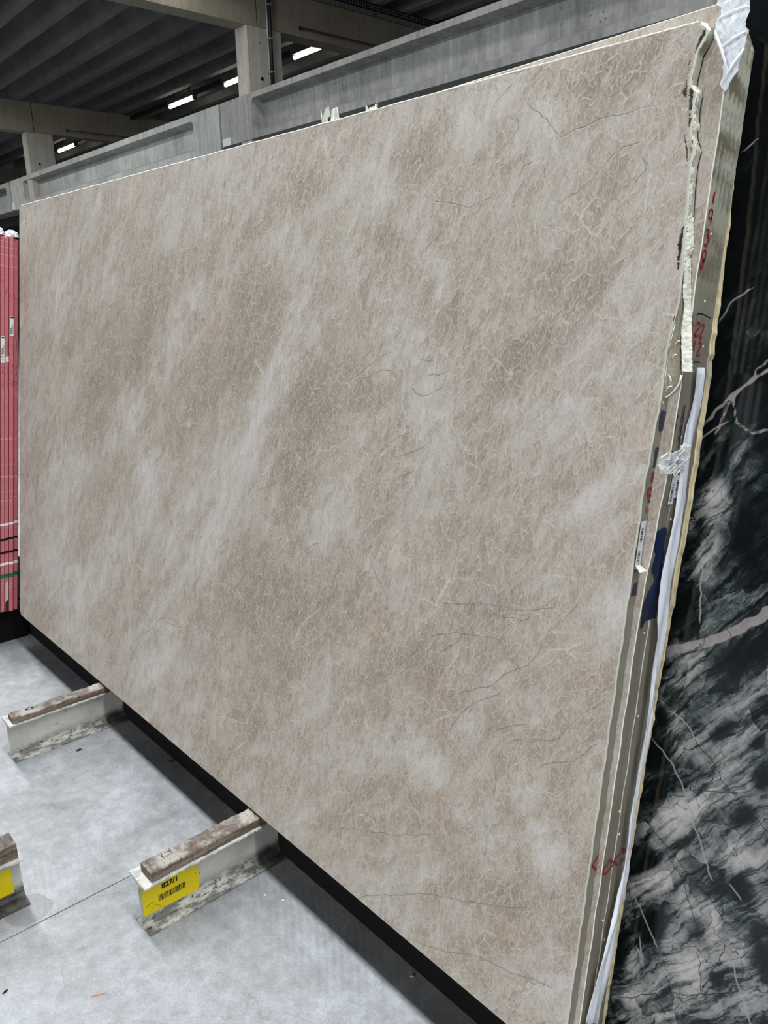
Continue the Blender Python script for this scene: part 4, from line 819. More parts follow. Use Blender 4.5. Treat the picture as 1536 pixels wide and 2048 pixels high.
    if with_attr:
        near = t.sstep(t.attr('vud'), .006, .010, 1, 0)
        a = t.math('ABSOLUTE', t.attr('vsd'))
        var = t.sstep(t.noise(geo, 22, 4), .32, .62, .12, 1.)
        line = t.math('MULTIPLY', t.math('MULTIPLY', t.sstep(a, .0003, .0016, 1, 0), near), var)
        halo = t.math('MULTIPLY', t.sstep(t.attr('vud'), 0, .008, 1, 0), .22)
        c = t.mix(halo, c, srgb(150, 142, 130))
        c = t.mix(t.math('MULTIPLY', line, .72), c, srgb(112, 104, 94))
        bl = t.math('SUBTRACT', bl, t.math('MULTIPLY', line, 1.5))
        near = t.sstep(t.attr('lud'), .006, .012, 1, 0)
        a = t.math('ABSOLUTE', t.attr('lsd'))
        line = t.math('MULTIPLY', t.sstep(a, .0005, .003, 1, 0), near)
        c = t.mix(t.math('MULTIPLY', line, .32), c, srgb(214, 207, 196))
        ru = t.math('MULTIPLY', t.attr('rust'), t.sstep(t.noise(w1, 70, 4, .7), .46, .62))
        c = t.mix(t.math('MULTIPLY', ru, .5), c, srgb(168, 130, 90))
        rim = t.attr('rim')
        c = t.mix(t.math('MULTIPLY', rim, .75), c, srgb(188, 190, 176))
    t.base(c, .52, .32)
    t.bump(bl, .32, .0016)
    return t.m
M_BEIGE = beige('beige_quartzite')
M_BEIGE2 = beige('beige_quartzite_second', False, 3.1)

def edge_resin(name, lo, hi, sc=1.):
    t = NT(name)
    v = t.coord()
    n = t.noise(t.coord((1, 3, 40)), 6, 5, .6)
    n2 = t.noise(v, 18, 5, .6)
    sep = t.node('ShaderNodeSeparateXYZ'); t.l.new(v, sep.inputs[0])
    top = t.sstep(sep.outputs[1], 1.30, 1.70)
    c = t.mix(t.math('ADD', t.math('MULTIPLY', n, .5), t.math('MULTIPLY', n2, .5)), lo, hi)
    milky = t.math('MULTIPLY', top, t.sstep(n2, .38, .55))
    c = t.mix(t.math('MULTIPLY', milky, .9), c, srgb(196, 196, 178))
    t.base(c, .28, .5)
    t.bump(n2, .2, .002)
    return t.m
M_EDGE = edge_resin('resined_slab_edge', srgb(104, 98, 84), srgb(140, 132, 116))
M_EDGE1 = edge_resin('front_slab_edge', srgb(112, 108, 96), srgb(142, 138, 126))
M_RESIN = plain('white_set_resin', srgb(222, 222, 208), .55, .35, .14, 120, .8)
M_KHAKI = plain('khaki_broken_stone', srgb(146, 140, 122), .6, .4, .25, 40, .8)
M_SEAM = plain('dark_seam_line', srgb(70, 64, 52), .7, .2)  # dark chamfer colour drawing the gaps between slabs
M_PALELINE = plain('pale_resin_bead', srgb(214, 214, 198), .4, .5, .06)
M_RED = plain('red_marker', srgb(150, 8, 34), .45, .4, .1, 60)
M_REDT = plain('red_crayon', srgb(176, 44, 40), .6, .3, .3, 200)
M_INK = plain('blue_black_ink', srgb(16, 20, 48), .5, .4)
def bluep():
    t = NT('blue_paint')
    n = t.noise(t.coord(), 14, 4, .6)
    t.base(t.ramp(n, [(.35, srgb(8, 16, 44)), (.6, srgb(10, 34, 74)), (.8, srgb(20, 74, 104))]), .25, .5)
    return t.m
M_BLUEP = bluep()
M_PAPER = plain('white_paper', srgb(214, 214, 216), .6, .3, .05)

LO_ = [-.655, -.643, -.645, -.646, -.648, -.650, -.653]
UP_ = [-.655, -.630, -.633, -.637, -.640, -.643, -.646]
T0 = [0, .021, .042, .063, .084, .105, .125]
def xend(k, v):
    s = min(max((v - .85) / .35, 0), 1); s = s * s * (3 - 2 * s)
    return -.655 + .007 * min(max((v - 1.13) / .12, 0), 1) if k == 0 else LO_[k] * (1 - s) + UP_[k] * s
def k_of(t):
    return max(0, min(5, int(t / .021))) if t < .125 else 6

TH = .0195
slab = []
names = ['large beige quartzite slab in front with veined face and broken right edge', 'beige quartzite slab directly behind the front slab, red 1938 on its end',
    'third beige slab of the stack, thin grey end face behind the 1938 slab', 'fourth beige slab of the stack, seen as a narrow grey olive end face',
    'fifth beige slab of the stack, narrow end face with blue paint', 'sixth beige slab of the stack, end face beside the hanging film',
    'rearmost slab of the beige stack, cream coloured end beside the dark marble']
# --- front slab: fine grid with true holes, veins carried as distance fields
fe = sorted([(v, x) for x, v in FACE_EDGE])
fe_v = np.array([a[0] for a in fe]); fe_x = np.array([a[1] for a in fe])
VT = 1.836
vv = np.concatenate([np.linspace(0, .69, 230)[:-1], np.linspace(.69, 1, 250)])
NR = len(vv)
def top_v(x):
    return 1.8215 + (-.0055 * (x + .67))  # the top runs almost straight
us = np.concatenate([np.linspace(0, .975, 330)[:-1], np.linspace(.975, 1, 52)])
X0L = lambda v: -3.742 - .025 * v / 1.83
Xs = np.zeros((NR, len(us))); Vs = np.zeros_like(Xs)
for i, r in enumerate(vv):
    for_v = r * 1.8205
    xr = np.interp(for_v, fe_v, fe_x, left=-.655, right=fe_x[-1])
    if for_v < 1.2499:
        xr = -.655 + (.0006 * math.sin(for_v * 61) + .0005 * math.sin(for_v * 143)) + .0065 * min(max((for_v - 1.13) / .12, 0), 1)
    if for_v > 1.8109:
        xr = np.interp(for_v, [1.8109, 1.8205], [-.6655, -.6775])
    xl = X0L(for_v)
    c_ = .03
    if for_v > 1.8205 - .018:
        xl += .018 - math.sqrt(max(0, .018 ** 2 - (for_v - 1.8205 + .018) ** 2))
    if for_v < .02:
        xl += (.02 - for_v) * 1.1
    X_ = xl + (xr - xl) * us
    Xs[i] = X_
    lift = (-.006 * (X_ + .67) + .0) * r
    Vs[i] = for_v + lift
P = np.stack([Xs.ravel(), Vs.ravel()], 1)
NC = len(us)
def inside(poly, Q):
    A = np.array(poly); n = len(A); r = np.zeros(len(Q), bool)
    j = n - 1
    for i in range(n):
        a, b = A[i], A[j]
        c = ((a[1] > Q[:, 1]) != (b[1] > Q[:, 1])) & (Q[:, 0] < (b[0] - a[0]) * (Q[:, 1] - a[1]) / (b[1] - a[1] + 1e-12) + a[0])
        r ^= c; j = i
    return r
idx = np.arange(NR * NC).reshape(NR, NC)
q4 = np.stack([idx[:-1, :-1], idx[:-1, 1:], idx[1:, 1:], idx[1:, :-1]], -1).reshape(-1, 4)
cen = P[q4].mean(1)
hole = np.zeros(len(q4), bool)
for h in HOLES:
    hole |= inside(h, cen)
keep = q4[~hole]
faces = [tuple(int(i) for i in f) for f in keep]
V3 = [(x, y, 0.) for x, y in P]
# side walls along every boundary edge
cnt = {}
for f in faces:
    for a, b in zip(f, f[1:] + f[:1]):
        if (b, a) in cnt: del cnt[(b, a)]
        else: cnt[(a, b)] = 1
back = {}
nb = len(V3)
wall = []
for a, b in cnt:
    for q in (a, b):
        if q not in back:
            back[q] = len(V3); V3.append((P[q][0], P[q][1], -TH))
    wall.append((b, a, back[a], back[b]))
s0 = slab_empty('stone_slab', 0)
tag(s0, names[0], 'slab', 'beige quartzite slabs of the leaning stack')
me_o = mesh('slab_body', V3, faces + wall, [M_BEIGE, M_EDGE1], s0)
me = me_o.data
mi = np.zeros(len(me.polygons), dtype=np.int32); mi[len(faces):] = 1
me.polygons.foreach_set('material_index', mi)
sd, ud = field(VEINS, P, .008)
ld, lu = field(LIGHT_VEINS, P, .008)
ext = lambda a, f=0.: np.concatenate([a, np.full(len(V3) - nb, f)])
add_attr(me, 'vsd', ext(np.clip(sd, -.02, .02), .02)); add_attr(me, 'vud', ext(np.clip(ud, 0, .02), .02))
add_attr(me, 'lsd', ext(np.clip(ld, -.02, .02), .02)); add_attr(me, 'lud', ext(np.clip(lu, 0, .02), .02))
add_attr(me, 'tone', ext(tone_field(TONES, P)))
ru = np.zeros(nb)
for cx, cy, r in RUST:
    ru = np.maximum(ru, np.exp(-((P[:, 0] - cx) ** 2 + (P[:, 1] - cy) ** 2) / (r * .8) ** 2))
add_attr(me, 'rust', ext(ru))
rim = np.zeros((NR, NC))
rim[:, -3:] = 1.; rim[-1:, :] = 1
rim = rim.ravel()
add_attr(me, 'rim', ext(rim))
# top and lower bead of pale resin
def bead(pts, r, name, mat, parent, n=6):
    return MB().tube(pts, r, n).build(name, mat, parent, True)
tp = [(Xs[-1, j], Vs[-1, j] + .0005, -.002) for j in range(0, NC, 6)] + [(Xs[-1, -1], Vs[-1, -1], -.002)]
bead(tp, [.0022 + .0006 * math.sin(i * 2.3) for i in range(len(tp))], 'top_edge_bead', M_PALELINE, s0)
MB().add([(p_[0], p_[1], 0) for p_ in tp] + [(p_[0], p_[1] + .001, -TH) for p_ in tp], [(i, i + 1, len(tp) + i + 1, len(tp) + i) for i in range(len(tp) - 1)]).build('top_edge', M_PALELINE, s0)
# broken right edge: rough white resin band
Lb = sorted([(v, x) for x, v in BAND_L]); Rb = sorted([(v, x) for x, v in BAND_R])
lv = np.array([a[0] for a in Lb]); lx = np.array([a[1] for a in Lb]); rv_ = np.array([a[0] for a in Rb]); rx_ = np.array([a[1] for a in Rb])
NB_, KB = 260, 7
vs = []
zb = np.linspace(lv[0], 1.824, NB_)
for i, v_ in enumerate(zb):
    s_ = (v_ - lv[0]) / (1.824 - lv[0])
    vr = rv_[0] + (1.829 - rv_[0]) * s_
    xl_ = np.interp(v_, lv, lx); xr_ = np.interp(vr, rv_, rx_)
    zl = -.0008 if v_ > 1.43 else -.012 + (.0112 * max(0, (v_ - 1.405) / .025))
    for k in range(KB):
        t_ = k / (KB - 1)
        bump_ = math.sin(t_ * math.pi) * (.0014 + .0008 * math.sin(v_ * 130 + 3 * math.sin(v_ * 47)) + .0006 * math.sin(v_ * 540 + k)) + rng.normal() * .0008
        vs.append((xl_ + (xr_ - xl_) * t_ + bump_ * .9, v_ + (vr - v_) * t_ + rng.normal() * .0002, zl + (-.0200 - zl) * t_ + bump_ * .7))
fs = [(i * KB + k, i * KB + k + 1, (i + 1) * KB + k + 1, (i + 1) * KB + k) for i in range(NB_ - 1) for k in range(KB - 1)]
rb = MB().add(vs, fs).build('resin_edge', M_RESIN, s0, True)
rb['label'] = 'rough white resin along the broken right edge'
bead([(x, v_, -.0004) for v_, x in sorted([(v, x) for x, v in BAND_L]) if v_ > 1.42], .0006, 'resin_lip', M_PALELINE, s0)
bead([(x, v_, -.019) for v_, x in sorted([(v, x) for x, v in BAND_R]) if v_ > 1.60], .0009, 'resin_lip', M_PALELINE, s0)
# hollow between face and band, with fibres
vs = []
N_ = 60
for i in range(N_ + 1):
    v_ = 1.2500 + (1.425 - 1.25) * i / N_
    xl_ = np.interp(v_, fe_v, fe_x)
    xr_ = np.interp(v_ + .012, lv, lx) if v_ > 1.293 else np.interp(v_, [1.25, 1.2611, 1.2815, 1.293], [-.648, -.6521, -.6306, -.6275])
    for k in range(6):
        t_ = k / 5
        vs.append((xl_ + (xr_ - xl_) * t_, v_, -.004 - .012 * math.sin(t_ * 2.4) - abs(rng.normal()) * .0012))
MB().add(vs, [(i * 6 + k, i * 6 + k + 1, (i + 1) * 6 + k + 1, (i + 1) * 6 + k) for i in range(N_) for k in range(5)]).build('broken_hollow', M_KHAKI, s0, True)
bead([(x, v_, -.012) for x, v_ in RIM_WEB], [.0022, .0018, .0015, .0014, .0015, .002, .0026], 'resin_web', M_RESIN, s0, 8)
bead([(-.648, 1.252, -.006), (-.6505, 1.262, -.004), (-.6495, 1.30, -.003), (-.6508, 1.335, -.003), (-.646, 1.378, -.003)], .0012, 'resin_web', M_RESIN, s0, 8)
for a, b in (((-.648, 1.298, -.009), (-.640, 1.288, -.008)), ((-.647, 1.272, -.008), (-.638, 1.281, -.009)), ((-.644, 1.345, -.01), (-.636, 1.352, -.009)), ((-.645, 1.325, -.01), (-.638, 1.330, -.009))):
    bead([a, ((a[0] + b[0]) / 2, (a[1] + b[1]) / 2 + .003, a[2] + .002), b], .0013, 'glass_fibre', M_RESIN, s0, 5)
# black sheet behind the holes, painting in the shade of their depth
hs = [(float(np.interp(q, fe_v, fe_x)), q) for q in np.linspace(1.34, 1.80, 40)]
mesh('hole_shadow', [(x - .045, q, -.019) for x, q in hs] + [(x + .001, q, -.019) for x, q in hs], [(i, 40 + i, 41 + i, i + 1) for i in range(39)], plain('hole_shade_black', srgb(12, 12, 12), .95, .05), s0)
slab.append(s0)

# --- the slabs behind, each a board with its own end profile
def board(k, xl, top, mat_face, mat_edge, t0, th, xe, extra=0., fall=.07):
    N = 160 if extra else 70
    v_ = np.linspace(0, top, N + 1)
    vs = []
    for q in v_:
        xr = xe(q) + .0006 * math.sin(q * 50 + k) + .0004 * math.sin(q * 170 + 2 * k) + extra * rng.normal()
        if q > top - .012: xr -= .012 - math.sqrt(max(0, .012 ** 2 - (q - top + .012) ** 2))
        ql = q * (1 - fall / top)
        vs += [(xl, ql, 0), (xr - .0015, q, 0), (xr, q, -.0012), (xr, q, -th + .0035), (xr - .004, q, -th), (xl, ql, -th)]
    fs, mi = [], []
    for i in range(N):
        for a in range(6):
            b = (a + 1) % 6
            fs.append((i * 6 + a, i * 6 + b, (i + 1) * 6 + b, (i + 1) * 6 + a)); mi.append({0: 0, 5: 0, 1: 2, 2: 1, 3: 3, 4: 0}[a])
    fs += [(0, 5, 4, 3, 2, 1), tuple(N * 6 + i for i in range(6))]; mi += [1, 2]
    p = slab_empty('stone_slab', t0)
    o = mesh('slab_body', vs, fs, [mat_face, mat_edge, M_PALELINE if k in (1, 3) else mat_edge, M_SEAM], p)
    o.data.polygons.foreach_set('material_index', np.array(mi, dtype=np.int32))
    return p
tops = [0, 1.848, 1.838, 1.836, 1.838, 1.836]
for k in range(1, 6):
    p = board(k, -3.735 + .004 * k, tops[k], M_BEIGE2, M_EDGE, T0[k], TH, lambda q, k=k: xend(k, q))
    tag(p, names[k], 'slab', 'beige quartzite slabs of the leaning stack')
    slab.append(p)
    if k == 1:
        xl_, xr_ = -3.731, xend(1, 1.85)
        MB().tube([(xl_, tops[1] - .07, -.003), (xr_ - .012, tops[1] - .0002, -.003)], .0026, 6).build('top_edge_bead', M_PALELINE, p)
def cream():
    t = NT('cream_glued_edge')
    n = t.noise(t.coord((1, 1.4, 10)), 9, 5, .65)
    n2 = t.noise(t.coord(), 60, 4, .7)
    c = t.ramp(n, [(.34, srgb(170, 164, 150)), (.48, srgb(222, 204, 160)), (.62, srgb(236, 220, 180)), (.74, srgb(196, 192, 184))])
    c = t.mix(t.sstep(n2, .55, .7, 0, .5), c, srgb(150, 140, 124))
    t.base(c, .6, .3); t.bump(n2, .5, .002)
    return t.m
M_CREAM = cream()
CX = [(0, -.654), (.456, -.653), (.853, -.646), (1.074, -.640), (1.246, -.640), (1.411, -.644), (1.57, -.650), (1.87, -.668)]
CXv = np.array([a for a, b in CX]); CXx = np.array([b for a, b in CX])
p = board(6, -3.70, 1.865, M_BEIGE2, M_CREAM, T0[6], .020, lambda q: float(np.interp(q, CXv, CXx)), .0006, .10)
tag(p, names[6], 'slab', 'beige quartzite slabs of the leaning stack')
slab.append(p)
def on_end(k, t, v_, lift=.0012, clamp=True):
    """point of an end-face mark in the frame of slab k"""
    x = (float(np.interp(v_, CXv, CXx)) if k == 6 else xend(k, v_)) + lift
    tt = t - T0[k]
    if clamp: tt = min(max(tt, .0004), TH - .0004)
    return (x, v_, -tt)
def stroke(pts, w, mat, name, lift=.0012, ks=None):
    v, f = ribbon(pts, w, 5)
    kk = k_of(sum(q[0] for q in pts) / len(pts)) if ks is None else ks
    by = {}
    for q in f:
        c = sum(v[i][0] for i in q) / 4
        k = kk
        by.setdefault(k, []).append(q)
    for k, fs in by.items():
        m = MB()
        for q in fs:
            P4 = [v[i] for i in q]
            m.add([on_end(k, a, b, lift, False) for a, b in P4], [(0, 1, 2, 3)])
        m.build(name, mat, slab[k])
for i, (pts, w) in enumerate(RED_MARKS):
    stroke(pts, w, M_REDT if w == .0018 else M_RED, 'red_mark')
for pts, w in INK_LINES:
    stroke(pts, w, M_INK, 'ink_line')
(ta, va), (tb, vb) = INK_WORD[0], INK_WORD[-1]
k = k_of(ta)
# the word climbs the end face, letters lying on their side
Mw = Matrix(((0, 0, 1), (0, 1, 0), (1, 0, 0))).to_4x4()
wd = text_mesh('ink_word', 'natanimezo', .0105, M_INK, slab[k], Matrix.Identity(4), .0006, 0.)
co = [(p_.co.x, p_.co.y) for p_ in wd.data.vertices]
xm = max(c[0] for c in co)
for p_, (a, b) in zip(wd.data.vertices, co):
    v_ = va + (vb - va) * a / xm
    tt = (ta - T0[k]) + .0035 - b * .9
    p_.co = (xend(k, v_) + .0012, v_, -tt)
stroke([INK_BAR[0], INK_BAR[1]], .0022, M_INK, 'ink_line')
for rows in BLUE_PAINT:
    for k in range(6):
        m = MB(); prev = None
        for (tl, v1), (tr, v2) in rows:
            v_ = (v1 + v2) / 2
            a, b = max(tl, T0[k]), min(tr, T0[k] + TH)
            cur = (on_end(k, a, v_), on_end(k, b, v_)) if b > a + .0008 else None
            if cur and prev:
                m.add([prev[0], prev[1], cur[1], cur[0]], [(0, 1, 2, 3)])
            prev = cur
        if m.v:
            m.build('blue_paint', M_BLUEP, slab[k])
# paper barcode labels on the ends
for li, Q in enumerate(END_LABELS):
    tc = sum(q[0] for q in Q) / 4
    k = {0: 2, 1: 3, 2: 4, 3: 0, 4: 0}[li]
    va_, vb_ = (Q[0][1] + Q[1][1]) / 2, (Q[2][1] + Q[3][1]) / 2
    m = MB(); n_ = 6
    for i in range(n_):
        p1, p2 = va_ + (vb_ - va_) * i / n_, va_ + (vb_ - va_) * (i + 1) / n_
        m.add([on_end(k, T0[k] + .001, p1, .0018), on_end(k, T0[k] + .0175, p1, .0016), on_end(k, T0[k] + .0175, p2, .0016), on_end(k, T0[k] + .001, p2, .0018)], [(0, 1, 2, 3)])
    lb = m.build('paper_label', M_PAPER, slab[k])
    m = MB(); R = random.Random(li)
    a, b = min(va_, vb_), max(va_, vb_)
    q = a + (b - a) * .12
    while q < a + (b - a) * .75:
        h_ = R.choice((.0006, .0012, .0018))
        m.add([on_end(k, T0[k] + .005, q, .0022), on_end(k, T0[k] + .0115, q, .0022), on_end(k, T0[k] + .0115, q + h_, .0022), on_end(k, T0[k] + .005, q + h_, .0022)], [(0, 1, 2, 3)])
        q += h_ + R.choice((.0008, .0014, .0022))
    m.build('barcode', M_INKBLACK, lb)
mesh('curled_corner', [(-.6535, .984, -.002), (-.6535, .9835, -.017), (-.640, .975, -.020), (-.642, .9735, .001), (-.6500, .992, -.009)], [(0, 1, 2, 3), (0, 4, 1)], M_RESIN, slab[0])
# chips of pale stone on the ends
m_ch = [(2, .30, .6), (3, .47, .3), (2, .52, .7), (3, .7, .5), (2, .86, .3), (3, 1.06, .5), (4, 1.35, .5), (3, 1.42, .4), (2, 1.20, .5), (3, .25, .5), (4, .28, .4), (2, 1.52, .4)]
for k, v_, u_ in m_ch:
    c = Vector(on_end(k, T0[k] + u_ * TH, v_, 0))
    r = .0022
    vs = [c + Vector((r * 1.1, 0, 0)), c + Vector((0, r * 1.6, 0)), c + Vector((0, -r * 1.5, 0)), c + Vector((0, 0, r)), c + Vector((0, 0, -r * 1.2))]
    mesh('resin_chip', vs, [(0, 1, 3), (0, 3, 2), (0, 2, 4), (0, 4, 1)], M_RESIN, slab[k])

# ------------------------------------------------------------------ dark marble slab
def dark_mat():
    t = NT('dark_green_marble')
    geo = t.coord()
    wr = t.vmath('MULTIPLY', t.vmath('SUBTRACT', t.noise(geo, 9, 5, .6, 0, 'Color'), (.5, .5, .5)), (.05, .05, 0))
    v = t.vmath('ADD', geo, wr)
    big = t.noise(t.coord((1, .4, 1), (0, 0, math.radians(28)), src=v), 8, 6, .62, .4)
    st = t.noise(t.coord((1, .14, 1), (0, 0, math.radians(33)), src=v), 36, 5, .65, .3)
    fine = t.noise(v, 60, 5, .7)
    cell = t.voro(t.coord((1, .5, .01), (0, 0, math.radians(28)), src=v), 26, 'F1')
    vc = t.n[-1] if False else [q for q in t.n if q.type == 'TEX_VORONOI'][-1]
    cs = t.node('ShaderNodeSeparateColor'); t.l.new(vc.outputs['Color'], cs.inputs[0])
    warped = t.math('ADD', t.math('MULTIPLY', t.math('SUBTRACT', big, .5), 2.3), t.math('MULTIPLY', t.math('SUBTRACT', st, .5), 2.4))
    warped = t.math('ADD', warped, t.math('MULTIPLY', t.math('SUBTRACT', fine, .5), .9))
    warped = t.math('ADD', warped, t.math('MULTIPLY', t.math('SUBTRACT', cs.outputs[0], .5), .75))
    val = t.math('ADD', t.attr('tone'), warped)
    f = t.sstep(val, -.75, 2.1)
    st2 = t.noise(t.coord((1, .09, 1), (0, 0, math.radians(36)), src=v), 90, 5, .7, .2)
    f = t.math('SUBTRACT', f, t.math('MULTIPLY', t.sstep(st2, .48, .62), .34), clamp=True)
    f = t.math('ADD', f, t.math('MULTIPLY', t.math('SUBTRACT', fine, .5), .22), clamp=True)
    c = t.ramp(f, [(.0, srgb(10, 14, 15)), (.24, srgb(30, 37, 37)), (.42, srgb(72, 79, 78)), (.58, srgb(112, 115, 114)), (.80, srgb(150, 147, 147)), (1., srgb(182, 176, 175))])
    near = t.sstep(t.attr('wud'), .0, .004, 1, 0)
    a = t.math('ADD', t.attr('wsd'), t.math('MULTIPLY', t.math('SUBTRACT', t.noise(geo, 60, 4), .5), .006))
    c = t.mix(t.sstep(a, -.0012, .0012, .85, 0), c, t.mix(fine, srgb(110, 107, 106), srgb(176, 170, 168)))
    a = t.math('ABSOLUTE', t.attr('bsd'))
    ln = t.math('MULTIPLY', t.sstep(a, .0003, .0013, 1, 0), t.sstep(t.attr('bud'), .005, .009, 1, 0))
    c = t.mix(t.math('MULTIPLY', ln, .85), c, srgb(14, 17, 18))
    hv = t.vmath('ADD', v, t.vmath('MULTIPLY', t.vmath('SUBTRACT', t.noise(geo, 12, 4, .6, 0, 'Color'), (.5, .5, .5)), (.10, .10, 0)))
    hl = t.math('MULTIPLY', t.sstep(t.voro(hv, 9), 0, .014, 1, 0), t.sstep(t.noise(v, 6, 2), .42, .56))
    c = t.mix(t.math('MULTIPLY', hl, .75), c, srgb(16, 20, 21))
    t.base(c, .10, .5)
    return t.m
M_DARK = dark_mat()
DT = .172
nx, ny = 190, 470
gx = np.linspace(-.70, .16, nx); gy = np.linspace(-.0, 2.12, ny)
GX, GY = np.meshgrid(gx, gy)
P = np.stack([GX.ravel(), GY.ravel()], 1)
idx = np.arange(nx * ny).reshape(ny, nx)
q4 = np.stack([idx[:-1, :-1], idx[:-1, 1:], idx[1:, 1:], idx[1:, :-1]], -1).reshape(-1, 4)
V3 = [(x, y, 0.) for x, y in P]
b0 = len(V3)
x0, x1, y0, y1 = -.70, .16, 0, 2.12
V3 += [(x0, y0, 0), (x1, y0, 0), (x1, y1, 0), (x0, y1, 0), (x0, y0, -.02), (x1, y0, -.02), (x1, y1, -.02), (x0, y1, -.02)]
side = [(b0 + 0, b0 + 4, b0 + 5, b0 + 1), (b0 + 1, b0 + 5, b0 + 6, b0 + 2), (b0 + 2, b0 + 6, b0 + 7, b0 + 3), (b0 + 3, b0 + 7, b0 + 4, b0 + 0), (b0 + 7, b0 + 6, b0 + 5, b0 + 4)]
ds = slab_empty('marble_slab', DT)
tag(ds, 'polished dark green and white marble slab standing behind the beige stack', 'slab')
o = mesh('slab_body', V3, [tuple(int(i) for i in f) for f in q4] + side, M_DARK, ds)
# wide veins: distance minus half width
wsd = np.full(len(P), .05); wud = np.full(len(P), .05)
for pl, w in DARK_W:
    s_, u_ = field([pl], P, .005, .04)
    d_ = np.abs(s_)
    if w > .003:
        s2 = d_ - w / 2; u2 = np.clip(d_ - w / 2, 0, None)
        m_ = s2 < wsd
        wsd[m_] = s2[m_]; wud[m_] = u2[m_]
bsd, bud = field(DARK_B, P, .005)
tsd, tud = field([pl for pl, w in DARK_W if w <= .003], P, .005)
E_ = lambda a: np.concatenate([a, np.full(8, .05)])
add_attr(o.data, 'wsd', E_(wsd)); add_attr(o.data, 'wud', E_(wud))
add_attr(o.data, 'bsd', E_(np.clip(bsd, -.05, .05))); add_attr(o.data, 'bud', E_(np.clip(bud, 0, .05)))
add_attr(o.data, 'tsd', E_(np.clip(tsd, -.05, .05))); add_attr(o.data, 'tud', E_(np.clip(tud, 0, .05)))
tn = tone_field(DARK_TONES, P)
hgt = np.interp(P[:, 1], [0, .5, .9, 1.2, 1.5, 1.8], [.62, .56, .22, -.18, -.65, -1.5])
add_attr(o.data, 'tone', np.concatenate([tn + hgt, np.full(8, -.5)]))
# thin white veins
t = M_DARK.node_tree
nt = NT.__new__(NT); nt.m = M_DARK; nt.n = t.nodes; nt.l = t.links; nt.b = t.nodes['Principled BSDF']
prev = nt.b.inputs['Base Color'].links[0].from_socket
ln = nt.math('MULTIPLY', nt.sstep(nt.math('ABSOLUTE', nt.attr('tsd')), .0006, .0024, 1, 0), nt.sstep(nt.attr('tud'), .005, .009, 1, 0))
nt.l.new(nt.mix(nt.math('MULTIPLY', ln, .75), prev, srgb(150, 150, 150)), nt.b.inputs['Base Color'])

# ------------------------------------------------------------------ plastic film
def film_mat(name, alpha, col=(.86, .89, .95, 1), rough=.22):
    t = NT(name)
    n = t.noise(t.coord((1, 1, .35)), 26, 5, .6, .6)
    t.base(col, rough, .6)
    t.put(t.b.inputs['Alpha'], t.sstep(n, .35, .7, alpha - .14, min(1, alpha + .14)))
    t.bump(n, .5, .006)
    return t.m
M_FILM = film_mat('milky_film', .80)
M_CLEAR = film_mat('clear_film', .42, (.92, .94, .97, 1), .12)
def world_sheet(name, rows_, mat, K=7, amp=.003, seed=1):
    R = np.random.default_rng(seed)
    p = empty(name, rows_[-1][0]); base = Vector(rows_[-1][0])
    R1 = []
    for (a, b), (c, d) in zip(rows_[:-1], rows_[1:]):
        n = max(1, int((Vector(a) - Vector(c)).length / .012))
        for i in range(n):
            t = i / n
            R1.append((Vector(a).lerp(Vector(c), t), Vector(b).lerp(Vector(d), t)))
    R1.append((Vector(rows_[-1][0]), Vector(rows_[-1][1])))
    vs = []
    ph = R.uniform(0, 6, 8)
    for i, (a, b) in enumerate(R1):
        z = a.z
        for k in range(K):
            q = a.lerp(b, k / (K - 1))
            q = q + Vector((amp * (math.sin(k * 2.1 + z * 9 + ph[0]) + .6 * math.sin(k * 1.2 - z * 31 + ph[1])) + R.normal() * .0003, 0, 0)) - base
            vs.append(q)
    n = len(R1)
    m = MB().add(vs, [(i * K + k, i * K + k + 1, (i + 1) * K + k + 1, (i + 1) * K + k) for i in range(n - 1) for k in range(K - 1)])
    o = m.build('film_sheet', mat, p, True)
    s = o.modifiers.new('thick', 'SOLIDIFY'); s.thickness = .0003
    return p
p = world_sheet('plastic_film', FILM, M_FILM, 7, .0028, 3)
tag(p, 'milky plastic film strip hanging down between the beige slabs and the cream edge', 'film')
# crumpled clear tongue
def crumple(name, outline, mat, label, seed, amp, rings=5, cat='film', spike=None):
    R = np.random.default_rng(seed)
    A = [Vector(q) for q in outline]
    c = sum(A, Vector()) / len(A)
    base = min(A, key=lambda q: q.z)
    # densify
    D = []
    for a, b in zip(A, A[1:] + A[:1]):
        n = max(1, int((b - a).length / .006))
        D += [a.lerp(b, i / n) for i in range(n)]
    n = len(D)
    vs = []
    for r in range(rings, 0, -1):
        for i, q in enumerate(D):
            z = c.lerp(q, r / rings)
            ang = i / n * math.tau
            w = amp * (math.sin(ang * 7 + r * 1.3 + seed) + .7 * math.sin(ang * 13 - r * 2.1) + .6 * R.normal())
            vs.append(z + Vector((w, w * .3, w * .2)) - base)
    vs.append(c + Vector((amp, 0, 0)) - base)
    fs = [(r * n + i, r * n + (i + 1) % n, (r + 1) * n + (i + 1) % n, (r + 1) * n + i) for r in range(rings - 1) for i in range(n)]
    fs += [((rings - 1) * n + i, (rings - 1) * n + (i + 1) % n, rings * n) for i in range(n)]
    p = empty(name, base); tag(p, label, cat)
    o = MB().add(vs, fs).build('film_sheet', mat, p)
    s = o.modifiers.new('thick', 'SOLIDIFY'); s.thickness = .0003
    return p
p = crumple('plastic_film', CRUMPLE, M_CLEAR, 'crumpled clear film tongue sticking out over the slab ends', 4, .0022)
cb = Vector(p.location)
